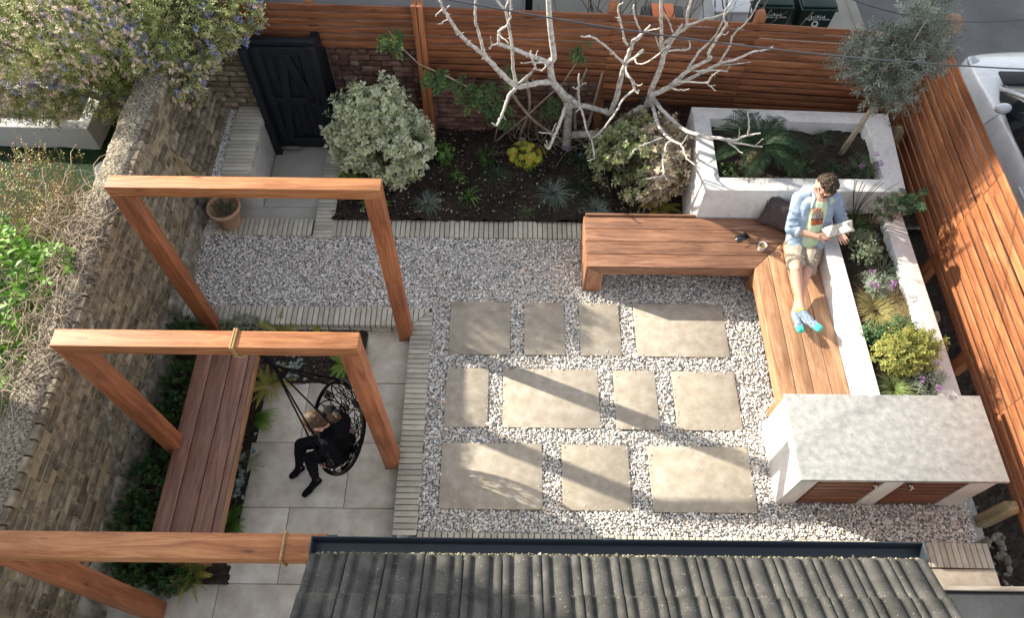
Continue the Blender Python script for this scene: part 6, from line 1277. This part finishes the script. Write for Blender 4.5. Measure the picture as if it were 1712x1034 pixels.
m.cap((2.775, 1.00, .93), (2.752, .80, .61), .088, .085); m.cap((2.985, 1.00, .93), (2.955, .80, .61), .085, .085); m.cap((2.88, 1.07, .90), (2.855, .90, .60), .115, .11)
m.cap((2.770, .955, .945), (2.745, .76, .66), .066, .068); m.cap((2.990, .955, .945), (2.965, .76, .66), .064, .068)
for a, e, w_ in ((SR, ER, WR), (SL, EL, WL)):
    a, e, w_ = map(np.array, (a, e, w_)); m.cap(a, e, .066, .053); m.cap(e, e+(w_-e)*.22, .054, .052)
    for k in range(4): t_ = .25+.2*k; m.cap(a+(e-a)*t_+np.array([.03, -.02, .03]), a+(e-a)*(t_+.08)+np.array([-.035, -.01, .035]), .028, .02, n=8)
m.cap((2.742, .74, .63), (2.775, .665, .625), .075, .04); m.cap((2.965, .74, .63), (2.935, .655, .61), .07, .035)
folds(m.build('denim_shirt', M['denim'], MAN, smooth=True, remesh=.0055, sm=3), .013, .075)
m = MB()
for k in (-1, 1): a = np.array([2.888+k*.058, .955, 1.035]); m.cap(a, np.array([2.888+k*.085, .885, .985]), .018, .012, n=8); m.cap(a, (2.888+k*.075, 1.045, 1.055), .018, .018, n=8)
m.cap((2.82, 1.06, 1.055), (2.96, 1.06, 1.055), .018, .018, n=8); m.build('shirt_collar', M['denim'], MAN, smooth=True, remesh=.005, sm=2)
m = MB()
for e, w_ in ((ER, WR), (EL, WL)): e, w_ = np.array(e), np.array(w_); d_ = w_-e; m.tube([e+d_*.17, e+d_*.20, e+d_*.29, e+d_*.31], [.050, .056, .055, .048], 20)
m.build('rolled_cuffs', m_plain('cuff lining', (.55, .62, .68), .9), MAN, smooth=True)
# printed picture on the t-shirt
m = MB(); fn = unit(np.array([0, -.80, .60])); ax_ = unit(np.array([-.10, .56, .80])); sx = np.cross(ax_, fn); sx = sx if sx[0] > 0 else -sx; cc_ = np.array([2.868, .925, .850]); nx_ = 26
V = []; C = []; pr_ = np.random.default_rng(9)
for i in range(nx_):
    for j in range(nx_):
        u_, v_ = (i/(nx_-1)-.5), (j/(nx_-1)-.5); rr = 1 if abs(u_) < .5*(1-.35*abs(v_+.1)) else .9; V.append(cc_+sx*u_*.125*rr+ax_*v_*.16+fn*(.1275-.115*0-(u_*.125)**2*3.4))
        if v_ > .28: c_ = (.60, .14, .04) if pr_.uniform() > .35 else (.46, .58, .38)
        elif v_ > -.1: c_ = [(.40, .32, .25), (.50, .42, .36), (.08, .08, .08)][int(pr_.integers(0, 3))]
        elif v_ > -.2: c_ = (.03, .05, .06)
        else: c_ = [(.62, .15, .04), (.50, .11, .03), (.06, .04, .04)][int(pr_.integers(0, 3))]
        C.append(c_)
m.add(V, [(i*nx_+j, (i+1)*nx_+j, (i+1)*nx_+j+1, i*nx_+j+1) for i in range(nx_-1) for j in range(nx_-1)], col=np.array(C)); m.build('shirt_print', M['petal'], MAN, smooth=True, thick=.001)
m = MB(); m.cap((2.775, .75, .565), (2.925, .75, .565), .118, .115); m.cap((2.80, .80, .60), (2.91, .80, .60), .11, .11)
for h_, k_, kk in (((2.765, .70, .56), K1, 1), ((2.92, .70, .56), K2, 2)):
    h_ = np.array(h_); e = h_+(k_-h_)*.80; m.cap(h_, e-(e-h_)*.15, .100, .086); m.tube([e-(e-h_)*.3, e-(e-h_)*.1, e+(e-h_)*.04], [.084, .088, .090], 20)
    for q in range(3): t_ = .2+.22*q; m.cap(h_+(e-h_)*t_+np.array([-.05, .02, .065]), h_+(e-h_)*(t_+.1)+np.array([.05, -.01, .07]), .016, .012, n=8)
folds(m.build('shorts', M['shorts'], MAN, smooth=True, remesh=.0055, sm=2), .012, .07)
for A_, heel, ball, toe in ((A1, (2.695, -.022, .492), (2.765, -.135, .570), (2.792, -.190, .595)), (A2, (2.655, .005, .468), (2.650, -.125, .520), (2.642, -.182, .545))):
    A_, heel, ball, toe = map(np.array, (A_, heel, ball, toe)); sdv = unit(np.cross(toe-heel, [0, -.3, 1]))
    m = MB(); m.cap(A_+np.array([0, .012, .004]), heel, .038, .034); m.cap(A_, ball, .037, .032); m.cap(heel, ball, .034, .030); m.cap(ball-sdv*.014, ball+sdv*.014, .031, .031); m.cap(ball-sdv*.010, toe-sdv*.014, .030, .020); m.cap(ball+sdv*.010, toe+sdv*.010, .030, .024)
    s_ = m.build('sock', M['sock'], MAN, smooth=True, remesh=.0045, sm=3)
    m = MB(); b2 = ball+(toe-ball)*.55; m.cap(b2-sdv*.012, toe-sdv*.014, .0275, .0225); m.cap(b2+sdv*.010, toe+sdv*.010, .0285, .0265); sub(s_, m.build('toe_cap', M['teal'], MAN, smooth=True, remesh=.0045, sm=3))
    m = MB(); kdir = unit((K1 if A_ is A1 or np.allclose(A_, A1) else K2)-A_); m.tube([A_+kdir*.004, A_+kdir*.010, A_+kdir*.022, A_+kdir*.026], [.036, .040, .039, .034], 16); sub(s_, m.build('cuff', M['yellow'], MAN, smooth=True))
# book, cushion, phone, cup
BK = thing('open_book', 'open paperback with curled white pages in the hands of the reading man', 'book', (3.06, .74, .83))
for s_ in (-1, 1):
    m = MB(); V = []; nx_, ny_ = 12, 8; c0 = np.array([3.075, .752, .826]); ex = unit(np.array([.93, .20, .16])); ey = unit(np.array([-.22, .86, .46])); ez = np.cross(ex, ey)
    for i in range(nx_):
        for j in range(ny_): u_ = i/(nx_-1); v_ = j/(ny_-1)-.5; V.append(c0+ex*s_*u_*(.135-.03*(v_ if s_ > 0 else -v_))+ey*v_*.105+ez*(.034*math.sin(u_*2.7)+.016*math.sin(v_*5+s_+u_*4)*u_+.006*math.sin(u_*13+v_*7)+(.05*u_*u_*(v_+.5) if s_ > 0 else -.03*u_*u_*(v_-.2))))
    m.add(V, [(i*ny_+j, (i+1)*ny_+j, (i+1)*ny_+j+1, i*ny_+j+1) for i in range(nx_-1) for j in range(ny_-1)]); m.build('pages', M['paper'], BK, smooth=True, thick=.0015)
m = MB()
for i in range(9):
    for j in range(9):
        pass
cu2 = thing('cushion', 'brownish mauve cushion squashed between the man and the white planter', 'cushion', (2.66, 1.10, .43))
m = MB(); n_ = 22; V = []; Rc = np.array(Euler((R_(68), R_(6), R_(-22))).to_matrix())
for s_ in (-1, 1):
    for i in range(n_):
        for j in range(n_): u_ = 2*i/(n_-1)-1; v_ = 2*j/(n_-1)-1; e = max(0, (1-u_**4)*(1-v_**4)); pin = 1-.07*(1-abs(u_)**2)*0-.06*(1-v_*v_)*abs(u_)**3; V.append(Rc @ (np.array([u_*.175*(1-.10*(1-v_*v_)), v_*.165*(1-.10*(1-u_*u_)), s_*.065*e**.6+.006*math.sin(u_*9+v_*4)*e]))+np.array([2.675, 1.105, .60]))
F = [(i*n_+j, (i+1)*n_+j, (i+1)*n_+j+1, i*n_+j+1)[::(1 if s_ else -1)] for s_ in (0, 1) for i in range(n_-1) for j in range(n_-1)]
F = [tuple(q+s_*n_*n_ for q in ((i*n_+j, (i+1)*n_+j, (i+1)*n_+j+1, i*n_+j+1) if s_ else (i*n_+j, i*n_+j+1, (i+1)*n_+j+1, (i+1)*n_+j))) for s_ in (0, 1) for i in range(n_-1) for j in range(n_-1)]
m.add(V, F); m.build('cover', M['cushion'], cu2, smooth=True)
m = MB(); Rq = Rc; ed = [Rc @ np.array([a*.172, b_*.162, 0])+np.array([2.675, 1.105, .60]) for a, b_ in ((-1, -1), (0, -.92), (1, -1), (.92, 0), (1, 1), (0, .92), (-1, 1), (-.92, 0), (-1, -1))]; m.tube(smooth_path(ed, 4), .005, 6, False); m.build('piping', M['cushion'], cu2, smooth=True)
ph_ = thing('phone', 'black smartphone lying face up on the bench seat', 'phone', (2.313, .945, .431)); Rz = np.array(Euler((0, 0, R_(28))).to_matrix())
m = MB(); m.box((2.313, .945, .4352), (.143, .070, .0075), rot=Rz); m.build('case', M['black'], ph_, bev=.003); m = MB(); m.box((2.313, .945, .4394), (.134, .063, .0008), rot=Rz); m.build('screen', M['glass'], ph_)
cp = thing('cup', 'white ceramic cup of tea standing on the bench beside the man', 'cup', (2.478, .80, .431))
m = MB(); m.lathe([(0, .003), (.030, .003), (.034, .01), (.040, .075), (.041, .078), (.0385, .078), (.036, .068), (.031, .012), (0, .010)], (2.478, .80, .430), 28); m.build('body', M['ceramic'], cp, smooth=True)
m = MB(); m.lathe([(0, .060), (.0355, .060)], (2.478, .80, .430), 24); m.build('tea', M['tea'], cp)
m = MB(); a = R_(75); dx, dy = math.cos(a), math.sin(a); m.tube([(2.478+dx*q, .80+dy*q, .43+z) for q, z in ((.036, .064), (.056, .062), (.062, .045), (.054, .026), (.036, .022))], .0055, 8); m.build('handle', M['ceramic'], cp, smooth=True)
# -- the girl
GIRL = thing('person', 'girl in black hoodie and leggings sitting bent forward in the swing chair', 'person', (-1.45, -1.3, -.1))
m = MB(); Pg, Bg = head(m, (-1.500, -1.280, .955), (-.80, -.12, -.52), .94)
m.cap(Pg(0, -.04, -.05), (-1.42, -1.275, .85), .045, .05); m.cap((-1.41, -1.28, .80), (-1.41, -1.31, .50), .085, .095)
gS1, gE1, gW1 = map(np.array, ((-1.42, -1.40, .80), (-1.36, -1.475, .60), (-1.472, -1.470, .475))); gS2, gE2, gW2 = map(np.array, ((-1.43, -1.145, .81), (-1.46, -1.07, .60), (-1.60, -1.16, .545)))
for a, e, w_ in ((gS1, gE1, gW1), (gS2, gE2, gW2)): m.cap(a, e, .036, .030); m.cap(e, w_, .030, .020)
hand(m, gW1, (-.80, .28, -.42), (-.25, -.35, .85), .82, .75, 1); hand(m, gW2, (-.85, -.25, -.35), (-.2, .1, .95), .82, .4, -1)
g1 = [np.array(q) for q in ((-1.42, -1.235, .48), (-1.735, -1.280, .435), (-1.850, -1.325, -.015))]; g2 = [np.array(q) for q in ((-1.42, -1.375, .48), (-1.640, -1.400, .445), (-1.682, -1.440, -.010))]
for h_, k_, a_ in (g1, g2): m.cap(h_, k_, .060, .042); m.cap(k_, k_+(a_-k_)*.4, .042, .040); m.cap(k_+(a_-k_)*.4, a_, .040, .027)
m.build('body', M['skin'], GIRL, smooth=True, remesh=.0042, sm=3)
m = MB(); m.cap((-1.415, -1.28, .80), (-1.40, -1.31, .50), .112, .118); m.cap(gS1, (-1.41, -1.28, .835), .058, .075); m.cap(gS2, (-1.41, -1.28, .835), .058, .075); m.cap((-1.36, -1.24, .80), (-1.34, -1.28, .58), .085, .09)
for a, e, w_ in ((gS1, gE1, gW1), (gS2, gE2, gW2)): m.cap(a, e, .056, .046); m.cap(e, w_+(e-w_)*.08, .045, .034); m.cap(e+(w_-e)*.5, w_+(e-w_)*.2, .042, .040)
m.cap((-1.35, -1.20, .885), (-1.34, -1.34, .875), .05, .05); m.cap((-1.31, -1.22, .83), (-1.31, -1.32, .82), .055, .055)
for k in range(6): m.cap((-1.49+.02*k, -1.36, .75-.05*k), (-1.47+.02*k, -1.20, .73-.05*k), .018, .015, n=8)
folds(m.build('hoodie', M['blackcloth'], GIRL, smooth=True, remesh=.006, sm=3), .018, .05)
m = MB(); m.cap((-1.40, -1.24, .475), (-1.40, -1.37, .475), .098, .098)
for h_, k_, a_ in (g1, g2): m.cap(h_, k_, .076, .053); m.cap(k_, k_+(a_-k_)*.4, .053, .050); m.cap(k_+(a_-k_)*.4, a_+(k_-a_)*.12, .049, .034)
folds(m.build('leggings', M['blackcloth'], GIRL, smooth=True, remesh=.0055, sm=3), .008, .03)
for a_, toe in ((g1[2], (-1.918, -1.388, -.070)), (g2[2], (-1.778, -1.553, -.070))):
    toe = np.array(toe); heel = a_+np.array([.012, .012, -.055]); m = MB(); m.cap(a_+np.array([0, 0, .025]), a_, .031, .033); m.cap(a_, heel, .033, .029); ball = heel+(toe-heel)*.68; m.cap(a_, ball, .031, .028); m.cap(heel, ball, .028, .027); m.cap(ball, toe, .034, .027); m.build('sock', M['blackcloth'], GIRL, smooth=True, remesh=.005, sm=3)
m = MB(); hr = np.random.default_rng(5); m.ell(Pg(0, -.016, .036), (.076, .094, .086), rot=Bg, n=20, m=14); m.ell(Pg(0, -.05, -.02), (.064, .05, .06), rot=Bg); bun = np.array((-1.372, -1.248, .935))
for k in range(120):
    u_ = unit(np.array([hr.normal()*.9, hr.normal(0, 1)-.1, abs(hr.normal())+.1])); a = Pg(u_[0]*.074, -.016+u_[1]*.092, .036+u_[2]*.084); u2 = unit(u_+np.array([0, -.9, 0])); q = Pg(u2[0]*.074, -.016+u2[1]*.092, .036+u2[2]*.080); m.cap(a, q, .006, .005, n=6)
for k in range(26):     # loose strands beside the face
    sgn = hr.choice([-1, 1]); a = Pg(sgn*.070, .02+hr.uniform(-.03, .04), .03); q = Pg(sgn*(.072+hr.uniform(0, .02)), .05+hr.uniform(-.02, .04), -.06-hr.uniform(0, .04)); m.cap(a, q, .008, .004, n=6)
m.ell(bun, (.032, .036, .030)); m.cap(Pg(0, -.09, .03), bun, .040, .030)
for k in range(60): d_ = unit(hr.normal(size=3)+np.array([.6, .1, -.2])); t1 = unit(np.cross(d_, hr.normal(size=3))); m.cap(bun+d_*.034, bun+d_*.040+t1*.034+np.array([.012, 0, -.006]), .008, .0035, n=6)
m.build('hair', M['hair_g'], GIRL, smooth=True, remesh=.0042, sm=1)
m = MB(); m.cap(Pg(0, -.112, .03), Pg(0, -.116, .028), .026, .026); m.build('hair_band', M['blackcloth'], GIRL, smooth=True)
m = MB(); c_ = np.array((-1.272, -1.262, .722)); ex = unit(np.array([.42, .15, -.9])); ey = np.array([-.30, .95, .02]); ey = unit(ey-ex*np.dot(ex, ey)); ez = np.cross(ey, ex); ez = ez if ez[0] > 0 else -ez
V = []; C = []
for i in range(7):
    for j in range(5): u_, v_ = i/6-.5, j/4-.5; V.append(c_+ex*u_*.075+ey*v_*.06+ez*(.012-4*(v_*.06)**2)); C.append([(.45, .05, .05), (.05, .10, .35), (.45, .35, .30), (.25, .05, .2)][int(hr.integers(0, 4))])
m.add(V, [(i*5+j, (i+1)*5+j, (i+1)*5+j+1, i*5+j+1) for i in range(6) for j in range(4)], col=np.array(C)); m.build('back_badge', M['petal'], GIRL, thick=.003)
